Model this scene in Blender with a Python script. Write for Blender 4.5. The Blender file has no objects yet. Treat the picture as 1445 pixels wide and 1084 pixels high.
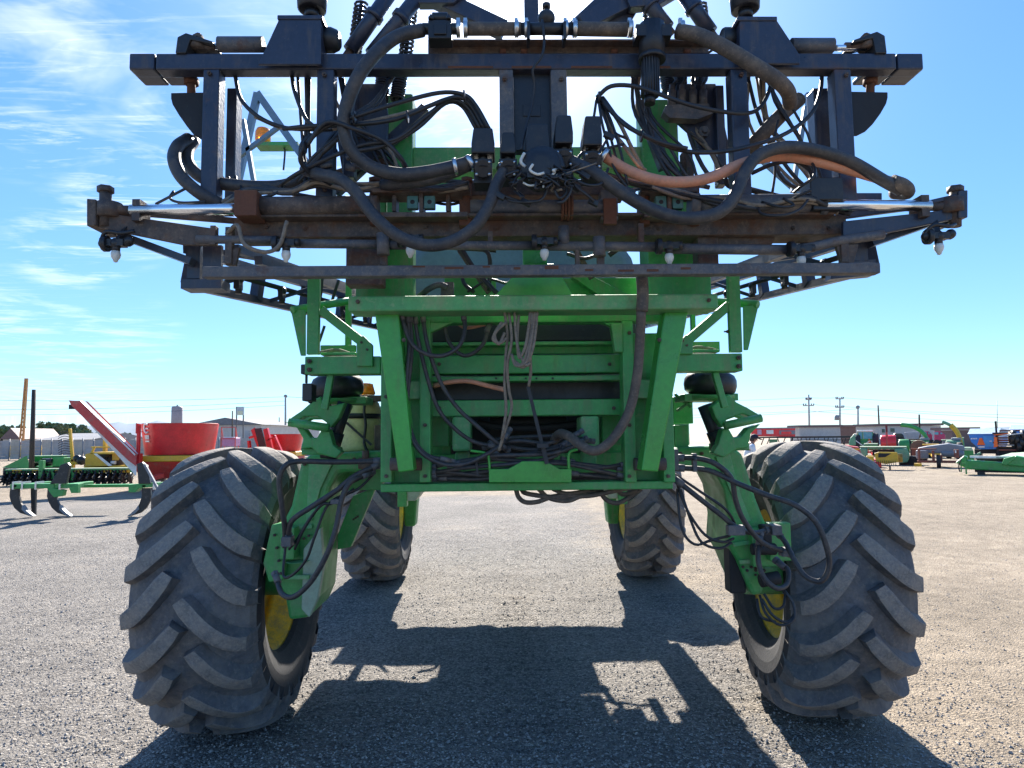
import bpy, math, random
from mathutils import Vector as V, Matrix, Quaternion
random.seed(7)
R = math.radians
scene = bpy.context.scene
COL = scene.collection
# ------------------------------------------------------------------ camera
FPX, CW, CH = 930.0, 1445.0, 1084.0
CAM = V((-0.12, 0.0, 1.67))
YAW, PITCH, ROLL = R(1.0), math.atan(73/930), R(0.6)
_F = V((math.sin(YAW)*math.cos(PITCH), math.cos(YAW)*math.cos(PITCH), math.sin(PITCH)))
_R0 = V((math.cos(YAW), -math.sin(YAW), 0)); _U0 = _R0.cross(_F)
_R = _R0*math.cos(ROLL) - _U0*math.sin(ROLL); _U = _U0*math.cos(ROLL) + _R0*math.sin(ROLL)
cd = bpy.data.cameras.new('camera'); cam = bpy.data.objects.new('camera', cd); COL.objects.link(cam)
cd.sensor_width = 36; cd.lens = 36*FPX/CW; cd.clip_start = 0.05; cd.clip_end = 20000
m = Matrix(((_R.x, _U.x, -_F.x, CAM.x), (_R.y, _U.y, -_F.y, CAM.y), (_R.z, _U.z, -_F.z, CAM.z), (0, 0, 0, 1)))
cam.matrix_world = m
scene.camera = cam
# ------------------------------------------------------------------ sun, sky, exposure
SUN_EL, SUN_AZ = R(34), R(2)
SUN = V((math.sin(SUN_AZ)*math.cos(SUN_EL), math.cos(SUN_AZ)*math.cos(SUN_EL), math.sin(SUN_EL)))
sl = bpy.data.lights.new('sun', 'SUN'); sl.energy = 4.5; sl.angle = R(0.5); sl.color = (1.0, 0.94, 0.85)
so = bpy.data.objects.new('sun', sl); COL.objects.link(so); so.rotation_euler = SUN.to_track_quat('Z', 'Y').to_euler()
scene.view_settings.view_transform = 'Standard'; scene.view_settings.look = 'None'
scene.view_settings.gamma = 1; scene.view_settings.exposure = 1.85
scene.cycles.max_bounces = 6; scene.cycles.diffuse_bounces = 3; scene.cycles.glossy_bounces = 3
wd = bpy.data.worlds.new('World'); scene.world = wd; wd.use_nodes = True
def nd(nt, typ, **kw):
    n = nt.nodes.new(typ)
    for k, v in kw.items():
        if k.startswith('i_'):
            key = k[2:]; key = int(key) if key.isdigit() else key.replace('_', ' ')
            n.inputs[key].default_value = v
        else: setattr(n, k, v)
    return n
def mathn(nt, op, a, b=None, clamp=False):
    n = nt.nodes.new('ShaderNodeMath'); n.operation = op; n.use_clamp = clamp
    for i, x in enumerate((a, b)):
        if x is None: continue
        if isinstance(x, (int, float)): n.inputs[i].default_value = x
        else: nt.links.new(x, n.inputs[i])
    return n.outputs[0]
def build_sky():
    nt = wd.node_tree; nt.nodes.clear(); L = nt.links.new
    sky = nd(nt, 'ShaderNodeTexSky', sky_type='NISHITA', sun_disc=False, sun_elevation=SUN_EL, sun_rotation=SUN_AZ,
             altitude=600, air_density=1.0, dust_density=0.0, ozone_density=1.5)
    hs = nd(nt, 'ShaderNodeHueSaturation', i_Saturation=SKYSAT); gm = nd(nt, 'ShaderNodeGamma', i_Gamma=SKYGAM)
    L(sky.outputs[0], gm.inputs[0]); L(gm.outputs[0], hs.inputs['Color'])
    tn = nd(nt, 'ShaderNodeVectorMath', operation='MULTIPLY'); L(hs.outputs[0], tn.inputs[0]); tn.inputs[1].default_value = SKYTINT
    tc = nd(nt, 'ShaderNodeTexCoord'); d = tc.outputs['Generated']
    sep = nd(nt, 'ShaderNodeSeparateXYZ'); L(d, sep.inputs[0])
    zz = mathn(nt, 'MAXIMUM', sep.outputs[2], 0.03)
    u = mathn(nt, 'DIVIDE', sep.outputs[0], zz); w = mathn(nt, 'DIVIDE', sep.outputs[1], zz)
    cv = nd(nt, 'ShaderNodeCombineXYZ'); L(u, cv.inputs[0]); L(w, cv.inputs[1])
    # cirrus: streaks drawn out along one heading on the cloud deck
    mp = nd(nt, 'ShaderNodeMapping'); mp.inputs['Rotation'].default_value = (0, 0, R(12)); mp.inputs['Scale'].default_value = (0.8, 4.6, 1)
    L(cv.outputs[0], mp.inputs[0])
    n1 = nd(nt, 'ShaderNodeTexNoise', i_Scale=2.6, i_Detail=10.0, i_Roughness=0.68, i_Distortion=0.9); L(mp.outputs[0], n1.inputs['Vector'])
    mp2 = nd(nt, 'ShaderNodeMapping'); mp2.inputs['Scale'].default_value = (1.0, 1.3, 1); L(cv.outputs[0], mp2.inputs[0])
    n2 = nd(nt, 'ShaderNodeTexNoise', i_Scale=1.6, i_Detail=5.0, i_Roughness=0.6, i_Distortion=0.4); L(mp2.outputs[0], n2.inputs['Vector'])
    # banks of cirrus: (direction, cosine width, strength)
    def dirof(px, py):
        v = (_F + _R*((px-722.5)/FPX) - _U*((py-542)/FPX)); return v.normalized()
    tot = None
    for px, py, wdeg, st in ((-20, 45, 6, .6), (70, 30, 6, .7), (150, 18, 5, .55), (215, 15, 4, .4), (20, 178, 4, .7), (75, 184, 3.6, .65), (110, 142, 3, .5), (285, 180, 6, .95), (245, 225, 6, .95), (205, 262, 5.5, .9), (165, 300, 5, .85), (120, 335, 4.5, .75), (80, 352, 4, .6), (350, 220, 6, .6), (-10, 438, 4, .5), (25, 440, 3.5, .4), (95, 472, 4, .35), (150, 476, 4, .35), (200, 470, 3.5, .25),
                             (440, 190, 7, .8), (640, 190, 11, .8), (10, 590, 5, .4), (60, 585, 5, .4), (130, 585, 5, .4), (330, 30, 6, .3)):
        dv = nd(nt, 'ShaderNodeVectorMath', operation='DOT_PRODUCT'); L(d, dv.inputs[0]); dv.inputs[1].default_value = dirof(px, py)
        mr = nd(nt, 'ShaderNodeMapRange', interpolation_type='SMOOTHSTEP'); L(dv.outputs['Value'], mr.inputs[0])
        mr.inputs[1].default_value = math.cos(R(wdeg)); mr.inputs[2].default_value = math.cos(R(wdeg*.1)); mr.inputs[3].default_value = 0; mr.inputs[4].default_value = st
        tot = mr.outputs[0] if tot is None else mathn(nt, 'MAXIMUM', tot, mr.outputs[0])
    st1 = nd(nt, 'ShaderNodeMapRange', interpolation_type='SMOOTHSTEP'); L(n1.outputs[0], st1.inputs[0]); st1.inputs[1].default_value = .48; st1.inputs[2].default_value = .76
    st2 = nd(nt, 'ShaderNodeMapRange', interpolation_type='SMOOTHSTEP'); L(n2.outputs[0], st2.inputs[0]); st2.inputs[1].default_value = .42; st2.inputs[2].default_value = .7
    tex = mathn(nt, 'ADD', mathn(nt, 'MULTIPLY', st1.outputs[0], .6), mathn(nt, 'MULTIPLY', st2.outputs[0], .6))
    cl = mathn(nt, 'MULTIPLY', mathn(nt, 'MULTIPLY', tot, mathn(nt, 'SUBTRACT', tex, .10)), mathn(nt, 'ADD', mathn(nt, 'MULTIPLY', n2.outputs[0], 1.3), .3), True)
    mix = nd(nt, 'ShaderNodeMix', data_type='RGBA'); L(cl, mix.inputs[0]); L(tn.outputs[0], mix.inputs[6]); mix.inputs[7].default_value = (4.2, 4.3, 4.5, 1)
    # bright thin veil of cirrus around the sun
    dv = nd(nt, 'ShaderNodeVectorMath', operation='DOT_PRODUCT'); L(d, dv.inputs[0]); dv.inputs[1].default_value = SUN
    gl = mathn(nt, 'POWER', mathn(nt, 'MAXIMUM', dv.outputs['Value'], 0.0), 20.0)
    gl2 = mathn(nt, 'POWER', mathn(nt, 'MAXIMUM', dv.outputs['Value'], 0.0), 300.0)
    g = mathn(nt, 'ADD', mathn(nt, 'MULTIPLY', gl, SKYGLOW), mathn(nt, 'MULTIPLY', gl2, 9.0))
    gc = nd(nt, 'ShaderNodeCombineXYZ')
    L(g, gc.inputs[0]); L(g, gc.inputs[1]); L(g, gc.inputs[2])
    add = nd(nt, 'ShaderNodeVectorMath', operation='ADD'); L(mix.outputs[2], add.inputs[0]); L(gc.outputs[0], add.inputs[1])
    bg = nd(nt, 'ShaderNodeBackground'); bg.inputs[1].default_value = SKYSTR; L(add.outputs[0], bg.inputs[0])
    out = nd(nt, 'ShaderNodeOutputWorld'); L(bg.outputs[0], out.inputs[0])
SKYSTR, SKYGLOW, SKYSAT, SKYGAM, SKYTINT = 0.108, 1.8, 1.5, 0.55, (0.68, 0.92, 1.26)
build_sky()
# ------------------------------------------------------------------ pixel helpers: a point of the photo at a chosen distance
def P(px, py, Y):
    d = _F + _R*((px-722.5)/FPX) - _U*((py-542)/FPX)
    return CAM + d*((Y-CAM.y)/d.y)
def hor(px): return 615 - (px-722.5)*math.tan(ROLL)
# ------------------------------------------------------------------ mesh builder
class MB:
    def __init__(s): s.v = []; s.f = []; s.s = []; s.m = []; s.cur = 0; s.ch = []
    def add(s, vs, fs, smooth=False):
        o = len(s.v); s.ch.append((o, len(s.f))); s.v += [V(p) for p in vs]
        for f in fs: s.f.append([i+o for i in f]); s.s.append(smooth); s.m.append(s.cur)
        return s
    def box(s, x0, x1, y0, y1, z0, z1):
        if x0 > x1: x0, x1 = x1, x0
        if y0 > y1: y0, y1 = y1, y0
        if z0 > z1: z0, z1 = z1, z0
        return s.add([(x0,y0,z0),(x1,y0,z0),(x1,y1,z0),(x0,y1,z0),(x0,y0,z1),(x1,y0,z1),(x1,y1,z1),(x0,y1,z1)],
              [(0,3,2,1),(4,5,6,7),(0,1,5,4),(1,2,6,5),(2,3,7,6),(3,0,4,7)])
    def bar(s, p, q, w, h=None, up=(0,0,1)):
        p, q = V(p), V(q); h = h or w; d = (q-p).normalized(); u = V(up)
        if abs(d.dot(u)) > .98: u = V((0,1,0))
        a = d.cross(u).normalized()*(w/2); b = a.cross(d).normalized()*(h/2)
        vs = [p-a-b, p+a-b, p+a+b, p-a+b, q-a-b, q+a-b, q+a+b, q-a+b]
        return s.add(vs, [(0,1,2,3),(7,6,5,4),(0,4,5,1),(1,5,6,2),(2,6,7,3),(3,7,4,0)])
    def prism(s, poly, y0, y1):
        n = len(poly)
        ar = sum(poly[i][0]*poly[(i+1)%n][1]-poly[(i+1)%n][0]*poly[i][1] for i in range(n))
        if ar < 0: poly = poly[::-1]
        vs = [(x, y0, z) for x, z in poly] + [(x, y1, z) for x, z in poly]
        fs = [tuple(range(n)), tuple(range(2*n-1, n-1, -1))] + [(i, i+n, (i+1)%n+n, (i+1)%n) for i in range(n)]
        return s.add(vs, fs)
    def prismx(s, poly, x0, x1):      # outline in (y, z), extruded along x
        n = len(poly)
        vs = [(x0, y, z) for y, z in poly] + [(x1, y, z) for y, z in poly]
        fs = [tuple(range(n)), tuple(range(2*n-1, n-1, -1))] + [(i, i+n, (i+1)%n+n, (i+1)%n) for i in range(n)]
        return s.add(vs, fs)
    def ring(s, rings, n, smooth, caps=True):
        o = len(s.v); k = len(rings); s.ch.append((o, len(s.f)))
        for r in rings: s.v += [V(p) for p in r]
        for i in range(k-1):
            for j in range(n):
                s.f.append([o+i*n+j, o+i*n+(j+1)%n, o+(i+1)*n+(j+1)%n, o+(i+1)*n+j]); s.s.append(smooth); s.m.append(s.cur)
        if caps:
            s.f.append([o+j for j in range(n)][::-1]); s.f.append([o+(k-1)*n+j for j in range(n)])
            s.s += [False, False]; s.m += [s.cur, s.cur]
    def tube(s, pts, r, n=8, sub=5, smooth=True):
        pts = [V(p) for p in pts]
        if len(pts) > 2 and sub > 1:
            q = [pts[0]*2-pts[1]] + pts + [pts[-1]*2-pts[-2]]; out = []
            for i in range(1, len(q)-2):
                a, b, c, d = q[i-1:i+3]
                for k in range(sub):
                    t = k/sub
                    out.append(.5*((2*b)+(c-a)*t+(2*a-5*b+4*c-d)*t*t+(3*b-a-3*c+d)*t**3))
            out.append(pts[-1]); pts = out
        rs = r if isinstance(r, (list, tuple)) else None
        t = (pts[1]-pts[0]).normalized(); u = V((0,0,1)) if abs(t.z) < .9 else V((1,0,0))
        a = t.cross(u).normalized(); rings = []
        for i, p in enumerate(pts):
            t2 = (pts[min(i+1, len(pts)-1)]-pts[max(i-1, 0)]).normalized()
            if (t2-t).length > 1e-6: a = t.rotation_difference(t2) @ a
            t = t2; a = (a - t*a.dot(t)).normalized(); b = t.cross(a)
            rr = rs[0] + (rs[1]-rs[0])*i/(len(pts)-1) if rs else r
            rings.append([p + (a*math.cos(2*math.pi*j/n) + b*math.sin(2*math.pi*j/n))*rr for j in range(n)])
        s.ring(rings, n, smooth); return s
    def cyl(s, p, q, r, n=16, r2=None):
        return s.tube([p, q], [r, r if r2 is None else r2], n)
    def lathe(s, prof, c, ax, n=24, smooth=True, caps=True):   # prof: (distance along axis, radius)
        c = V(c); ax = V(ax).normalized(); u = V((0,0,1)) if abs(ax.z) < .9 else V((1,0,0))
        a = ax.cross(u).normalized(); b = ax.cross(a)
        s.ring([[c + ax*h + (a*math.cos(2*math.pi*j/n)+b*math.sin(2*math.pi*j/n))*max(r, 1e-4) for j in range(n)] for h, r in prof], n, smooth, caps); return s
    def spring(s, p, q, rad, wire, turns):
        p, q = V(p), V(q); d = (q-p); t = d.normalized(); u = V((0,1,0)); a = t.cross(u).normalized(); b = t.cross(a); k = int(turns*9)
        return s.tube([p + d*(i/k) + (a*math.cos(i*2*math.pi/9)+b*math.sin(i*2*math.pi/9))*rad for i in range(k+1)], wire, 5, 1)
    def bolt(s, p, d, r=.012, h=.012):
        p = V(p); d = V(d).normalized(); s.tube([p, p+d*h], r, 6, 1, False); s.tube([p+d*h, p+d*(h*1.8)], r*.5, 6, 1, False); return s
    def ball(s, c, r, n=12, sc=(1,1,1)):
        c = V(c); k = n//2; rings = []
        for i in range(k+1):
            th = math.pi*i/k; rr = max(math.sin(th), .002)
            rings.append([c + V((math.cos(2*math.pi*j/n)*rr*r*sc[0], math.sin(2*math.pi*j/n)*rr*r*sc[1], -math.cos(th)*r*sc[2])) for j in range(n)])
        s.ring(rings, n, True); return s
    # pixel versions
    def rect(s, x0, y0, x1, y1, Y, d):
        xm, ym = (x0+x1)/2, (y0+y1)/2
        return s.box(P(x0,ym,Y).x, P(x1,ym,Y).x, Y, Y+d, P(xm,y1,Y).z, P(xm,y0,Y).z)
    def poly(s, pts, Y, d):
        return s.prism([(P(x,y,Y).x, P(x,y,Y).z) for x, y in pts], Y, Y+d)
    def pcyl(s, x0, y0, x1, y1, Y, rpx, n=14, r2=None, Y2=None):
        r = rpx*Y/FPX
        return s.cyl(P(x0,y0,Y), P(x1,y1,Y2 or Y), r, n, None if r2 is None else r2*Y/FPX)
    def pbar(s, x0, y0, x1, y1, Y, wpx, d, Y2=None):
        return s.bar(P(x0,y0,Y), P(x1,y1,Y2 or Y), d, wpx*Y/FPX, (0,-1,0)) if False else s._pb(x0,y0,x1,y1,Y,wpx,d,Y2 or Y)
    def _pb(s, x0, y0, x1, y1, Y, wpx, d, Y2):
        p, q = P(x0,y0,Y), P(x1,y1,Y2); t = (q-p).normalized(); u = V((0,1,0)); u = (u - t*u.dot(t)).normalized()
        a = t.cross(u).normalized()*(wpx*Y/FPX/2); b = u*d
        vs = [p-a, p+a, p+a+b, p-a+b, q-a, q+a, q+a+b, q-a+b]
        return s.add(vs, [(0,1,2,3),(7,6,5,4),(0,4,5,1),(1,5,6,2),(2,6,7,3),(3,7,4,0)])
    def hose(s, txt, r, Y, n=8):
        pts = []
        for w in txt.split():
            c = [float(t) for t in w.split(',')]
            pts.append(P(c[0], c[1], c[2] if len(c) > 2 else Y))
        return s.tube(pts, r, n)
WLOC = {}
def _link(o, parent, loc):
    COL.objects.link(o); WLOC[o.name] = V(loc)
    if parent: o.parent = parent
    return o
def mesh_from(mb, name, mats, base, bev=0):
    me = bpy.data.meshes.new(name); me.from_pydata([tuple(p-base) for p in mb.v], [], mb.f)
    me.polygons.foreach_set('use_smooth', mb.s); me.polygons.foreach_set('material_index', mb.m)
    for mt in (mats if isinstance(mats, (list, tuple)) else [mats]): me.materials.append(mt)
    me.update(); return me
def fix(o):
    import bmesh
    bm = bmesh.new(); bm.from_mesh(o.data); bmesh.ops.recalc_face_normals(bm, faces=bm.faces); bm.to_mesh(o.data); bm.free()
NOSPLIT = {'bolt_hole', 'rust_patch', 'flow_meter_wire', 'foliage', 'crown', 'boom_wing', 'emblem', 'white_marking', 'grey_panel', 'window', 'cage', 'conveyor_belt', 'decal_strip', 'lattice', 'trunk', 'side_shield', 'face_detail', 'rim', 'coil_spring', 'engine_bay', 'cap', 'cab_frame', 'section_valve', 'boom_valve', 'line_filter', 'manifold_tee'}
def pieces(mb, tol=.004):
    n = len(mb.ch)
    if n < 2: return None
    e = mb.ch + [(len(mb.v), len(mb.f))]; bb = []
    for i in range(n):
        q = mb.v[e[i][0]:e[i+1][0]]
        bb.append([min(p[k] for p in q)-tol for k in range(3)] + [max(p[k] for p in q)+tol for k in range(3)])
    par = list(range(n))
    def fd(i):
        while par[i] != i: i = par[i]
        return i
    for i in range(n):
        for j in range(i):
            if all(bb[i][k] <= bb[j][k+3] and bb[j][k] <= bb[i][k+3] for k in range(3)): par[fd(i)] = fd(j)
    g = {}
    for i in range(n): g.setdefault(fd(i), []).append(i)
    if len(g) < 2: return None
    out = []
    for idx in g.values():
        m2 = MB()
        for i in idx:
            off = len(m2.v)-e[i][0]; m2.ch.append((len(m2.v), len(m2.f))); m2.v += mb.v[e[i][0]:e[i+1][0]]
            for k in range(e[i][1], e[i+1][1]): m2.f.append([a+off for a in mb.f[k]]); m2.s.append(mb.s[k]); m2.m.append(mb.m[k])
        out.append(m2)
    return out
def part(name, mb, mats, parent, bev=0, label=None, nofix=False):
    if name not in NOSPLIT and not nofix:
        ps = pieces(mb)
        if ps: return [part1(name, q, mats, parent, bev, label) for q in ps][0]
    return part1(name, mb, mats, parent, bev, label, nofix)
def part1(name, mb, mats, parent, bev=0, label=None, nofix=False):
    base = WLOC[parent.name]
    o = bpy.data.objects.new(name, mesh_from(mb, name, mats, base)); _link(o, parent, base)
    if not nofix: fix(o)
    if bev:
        b = o.modifiers.new('bevel', 'BEVEL'); b.width = bev; b.segments = 2; b.limit_method = 'ANGLE'; b.angle_limit = R(40); b.harden_normals = False
    if label: o['label'] = label
    return o
def thing(name, label, cat, loc=(0,0,0), group=None):
    o = bpy.data.objects.new(name, None); o.location = loc; o.empty_display_size = .2; _link(o, None, loc)
    o['label'] = label; o['category'] = cat
    if group: o['group'] = group
    return o
def solo(name, mb, mats, label, cat, base, group=None, bev=0, kind=None):
    base = V(base); o = bpy.data.objects.new(name, mesh_from(mb, name, mats, base)); o.location = base; _link(o, None, base); fix(o)
    if label: o['label'] = label
    if cat: o['category'] = cat
    if group: o['group'] = group
    if kind: o['kind'] = kind
    if bev:
        b = o.modifiers.new('bevel', 'BEVEL'); b.width = bev; b.segments = 2; b.limit_method = 'ANGLE'; b.angle_limit = R(40)
    return o
# ------------------------------------------------------------------ materials
def mat(name, col, rough=.5, metal=0., var=.18, scale=7., dust=0., dcol=(.30,.255,.20), rust=0., rcol=(.10,.042,.022), bump=0., bscale=60., coat=0., drough=.9, trans=0., streak=0.):
    mt = bpy.data.materials.new(name); mt.use_nodes = True; nt = mt.node_tree; nt.nodes.clear(); L = nt.links.new
    tc = nd(nt, 'ShaderNodeTexCoord'); bs = nd(nt, 'ShaderNodeBsdfPrincipled'); out = nd(nt, 'ShaderNodeOutputMaterial'); L(bs.outputs[0], out.inputs[0])
    n1 = nd(nt, 'ShaderNodeTexNoise', i_Scale=scale, i_Detail=7., i_Roughness=.65); L(tc.outputs['Object'], n1.inputs['Vector'])
    mr = nd(nt, 'ShaderNodeMapRange'); L(n1.outputs[0], mr.inputs[0]); mr.inputs[1].default_value=.3; mr.inputs[2].default_value=.7; mr.inputs[3].default_value=1-var; mr.inputs[4].default_value=1+var
    n3 = nd(nt, 'ShaderNodeTexNoise', i_Scale=scale*9, i_Detail=6., i_Roughness=.75); L(tc.outputs['Object'], n3.inputs['Vector'])
    m3 = nd(nt, 'ShaderNodeMapRange'); L(n3.outputs[0], m3.inputs[0]); m3.inputs[1].default_value=.3; m3.inputs[2].default_value=.7; m3.inputs[3].default_value=1-var*.8; m3.inputs[4].default_value=1+var*.8
    c = nd(nt, 'ShaderNodeVectorMath', operation='SCALE'); c.inputs[0].default_value = col; L(mathn(nt, 'MULTIPLY', mr.outputs[0], m3.outputs[0]), c.inputs['Scale']); colo = c.outputs[0]
    ro = nd(nt, 'ShaderNodeMapRange'); L(n1.outputs[0], ro.inputs[0]); ro.inputs[1].default_value=.3; ro.inputs[2].default_value=.7; ro.inputs[3].default_value=max(rough-.08,.03); ro.inputs[4].default_value=min(rough+.1,1); rough_o = ro.outputs[0]
    def layer(amount, sc, cc, rr, colo, rough_o, seed, edge=.16, zs=1.):
        mp = nd(nt, 'ShaderNodeMapping'); mp.inputs['Scale'].default_value = (1, 1, zs); mp.inputs['Location'].default_value = (seed, seed*.7, seed*1.3); L(tc.outputs['Object'], mp.inputs[0])
        n = nd(nt, 'ShaderNodeTexNoise', i_Scale=sc, i_Detail=9., i_Roughness=.72); L(mp.outputs[0], n.inputs['Vector'])
        t = .72 - .42*amount
        k = nd(nt, 'ShaderNodeMapRange', interpolation_type='SMOOTHSTEP'); L(n.outputs[0], k.inputs[0]); k.inputs[1].default_value=t-edge/2; k.inputs[2].default_value=t+edge; k.inputs[3].default_value=0; k.inputs[4].default_value=.35+.6*min(amount,1)
        mx = nd(nt, 'ShaderNodeMix', data_type='RGBA'); L(k.outputs[0], mx.inputs[0]); L(colo, mx.inputs[6]); mx.inputs[7].default_value = (*cc, 1)
        mr2 = nd(nt, 'ShaderNodeMix', data_type='FLOAT'); L(k.outputs[0], mr2.inputs[0]); L(rough_o, mr2.inputs[2]); mr2.inputs[3].default_value = rr
        return mx.outputs[2], mr2.outputs[0]
    if dust:
        colo, rough_o = layer(dust, scale*1.7, dcol, drough, colo, rough_o, 3.1, .18)
        if streak: colo, rough_o = layer(streak, scale*3.5, tuple(k*.8 for k in dcol), drough, colo, rough_o, 6.3, .14, .16)
        colo, rough_o = layer(dust*.75, scale*8, tuple(k*1.2 for k in dcol), drough, colo, rough_o, 1.7, .12)
    if rust: colo, rough_o = layer(rust, scale*1.2, rcol, .95, colo, rough_o, 9.7, .1)
    L(colo, bs.inputs['Base Color']); L(rough_o, bs.inputs['Roughness']); bs.inputs['Metallic'].default_value = metal
    if coat: bs.inputs['Coat Weight'].default_value = coat; bs.inputs['Coat Roughness'].default_value = .15
    if trans: bs.inputs['Transmission Weight'].default_value = trans
    if bump:
        nb = nd(nt, 'ShaderNodeTexNoise', i_Scale=bscale, i_Detail=4., i_Roughness=.6); L(tc.outputs['Object'], nb.inputs['Vector'])
        bp = nd(nt, 'ShaderNodeBump'); bp.inputs['Strength'].default_value = bump; bp.inputs['Distance'].default_value = .01; L(nb.outputs[0], bp.inputs['Height']); L(bp.outputs[0], bs.inputs['Normal'])
    return mt
M = {}
M['green'] = mat('green_paint', (.042,.28,.065), .38, dust=.34, dcol=(.22,.27,.15), streak=.42, rust=.14, rcol=(.10,.07,.03), scale=5, bump=.08)
M['greenb'] = mat('bright_green_paint', (.045,.32,.042), .32, dust=.12, dcol=(.18,.24,.10), streak=.2, rust=.05, scale=5)
M['greenp'] = mat('faded_green_paint', (.080,.32,.11), .5, dust=.45, dcol=(.30,.33,.20), streak=.4, rust=.24, rcol=(.14,.08,.035), scale=5, bump=.1)
M['skylit_black'] = mat('dark_boom_paint', (.024,.031,.055), .34, dust=.28, dcol=(.13,.11,.10), streak=.35, rust=.26, rcol=(.12,.055,.035), scale=6, bump=.1)  # black paint; the bluish sky reflection is put into this base colour
M['rusty'] = mat('rusty_dark_steel', (.05,.037,.033), .6, dust=.5, dcol=(.17,.125,.095), streak=.4, rust=.45, rcol=(.115,.048,.024), scale=7, bump=.25)
M['rust'] = mat('rust', (.125,.05,.028), .9, dust=.3, dcol=(.06,.04,.035), scale=12, bump=.3)
M['steel'] = mat('grey_pipe', (.07,.073,.085), .5, dust=.5, dcol=(.20,.165,.135), rust=.3, scale=8, bump=.15)
M['black'] = mat('black_plastic', (.014,.014,.017), .42, dust=.3, dcol=(.08,.075,.07), scale=9, bump=.08)
M['hose'] = mat('black_hose', (.032,.031,.034), .5, dust=.45, dcol=(.12,.10,.085), scale=9, bump=.15)
M['hosed'] = mat('dusty_brown_hose', (.075,.06,.05), .7, dust=.5, dcol=(.20,.15,.11), scale=9, bump=.15)
M['cable'] = mat('black_cable', (.018,.018,.021), .5, dust=.25, dcol=(.10,.09,.08), scale=12)
M['tanhose'] = mat('faded_orange_hose', (.58,.24,.14), .6, dust=.4, dcol=(.42,.29,.20), scale=8, bump=.1)
M['wires'] = mat('dirty_wire_wrap', (.24,.19,.14), .8, dust=.5, dcol=(.10,.08,.07), scale=25, bump=.3)
M['chrome'] = mat('chrome', (.85,.86,.88), .2, 1., var=.04)
M['clamp'] = mat('clamp_steel', (.55,.55,.56), .3, 1., var=.1, rust=.1)
M['white'] = mat('white_plastic', (.62,.60,.54), .5, dust=.2)
M['yellow'] = mat('rim_yellow', (.78,.42,.03), .35, streak=.3, dust=.5, dcol=(.25,.20,.12))
M['tank'] = mat('grey_blue_tank', (.105,.135,.165), .5, dust=.25, dcol=(.18,.18,.17), scale=3)
M['cream'] = mat('cream_tank', (.72,.64,.30), .4, dust=.12)
M['dark'] = mat('grimy_black', (.012,.012,.014), .7, dust=.3, dcol=(.05,.045,.04))
M['amber'] = mat('amber_lens', (.9,.28,.01), .15, trans=.3)
M['rubber'] = mat('tyre_rubber', (.095,.095,.102), .8, var=.35, dust=.5, dcol=(.19,.165,.14), scale=4, bump=.35, bscale=45)
M['lug'] = mat('worn_tyre_lug', (.150,.143,.139), .85, var=.35, dust=.65, dcol=(.25,.215,.18), scale=9, bump=.45, bscale=70)
M['side'] = mat('tyre_sidewall', (.026,.025,.028), .8, var=.35, dust=.25, dcol=(.13,.11,.095), scale=7, bump=.2)
M['glass'] = mat('tinted_glass', (.02,.05,.055), .08, var=.05)
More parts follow.
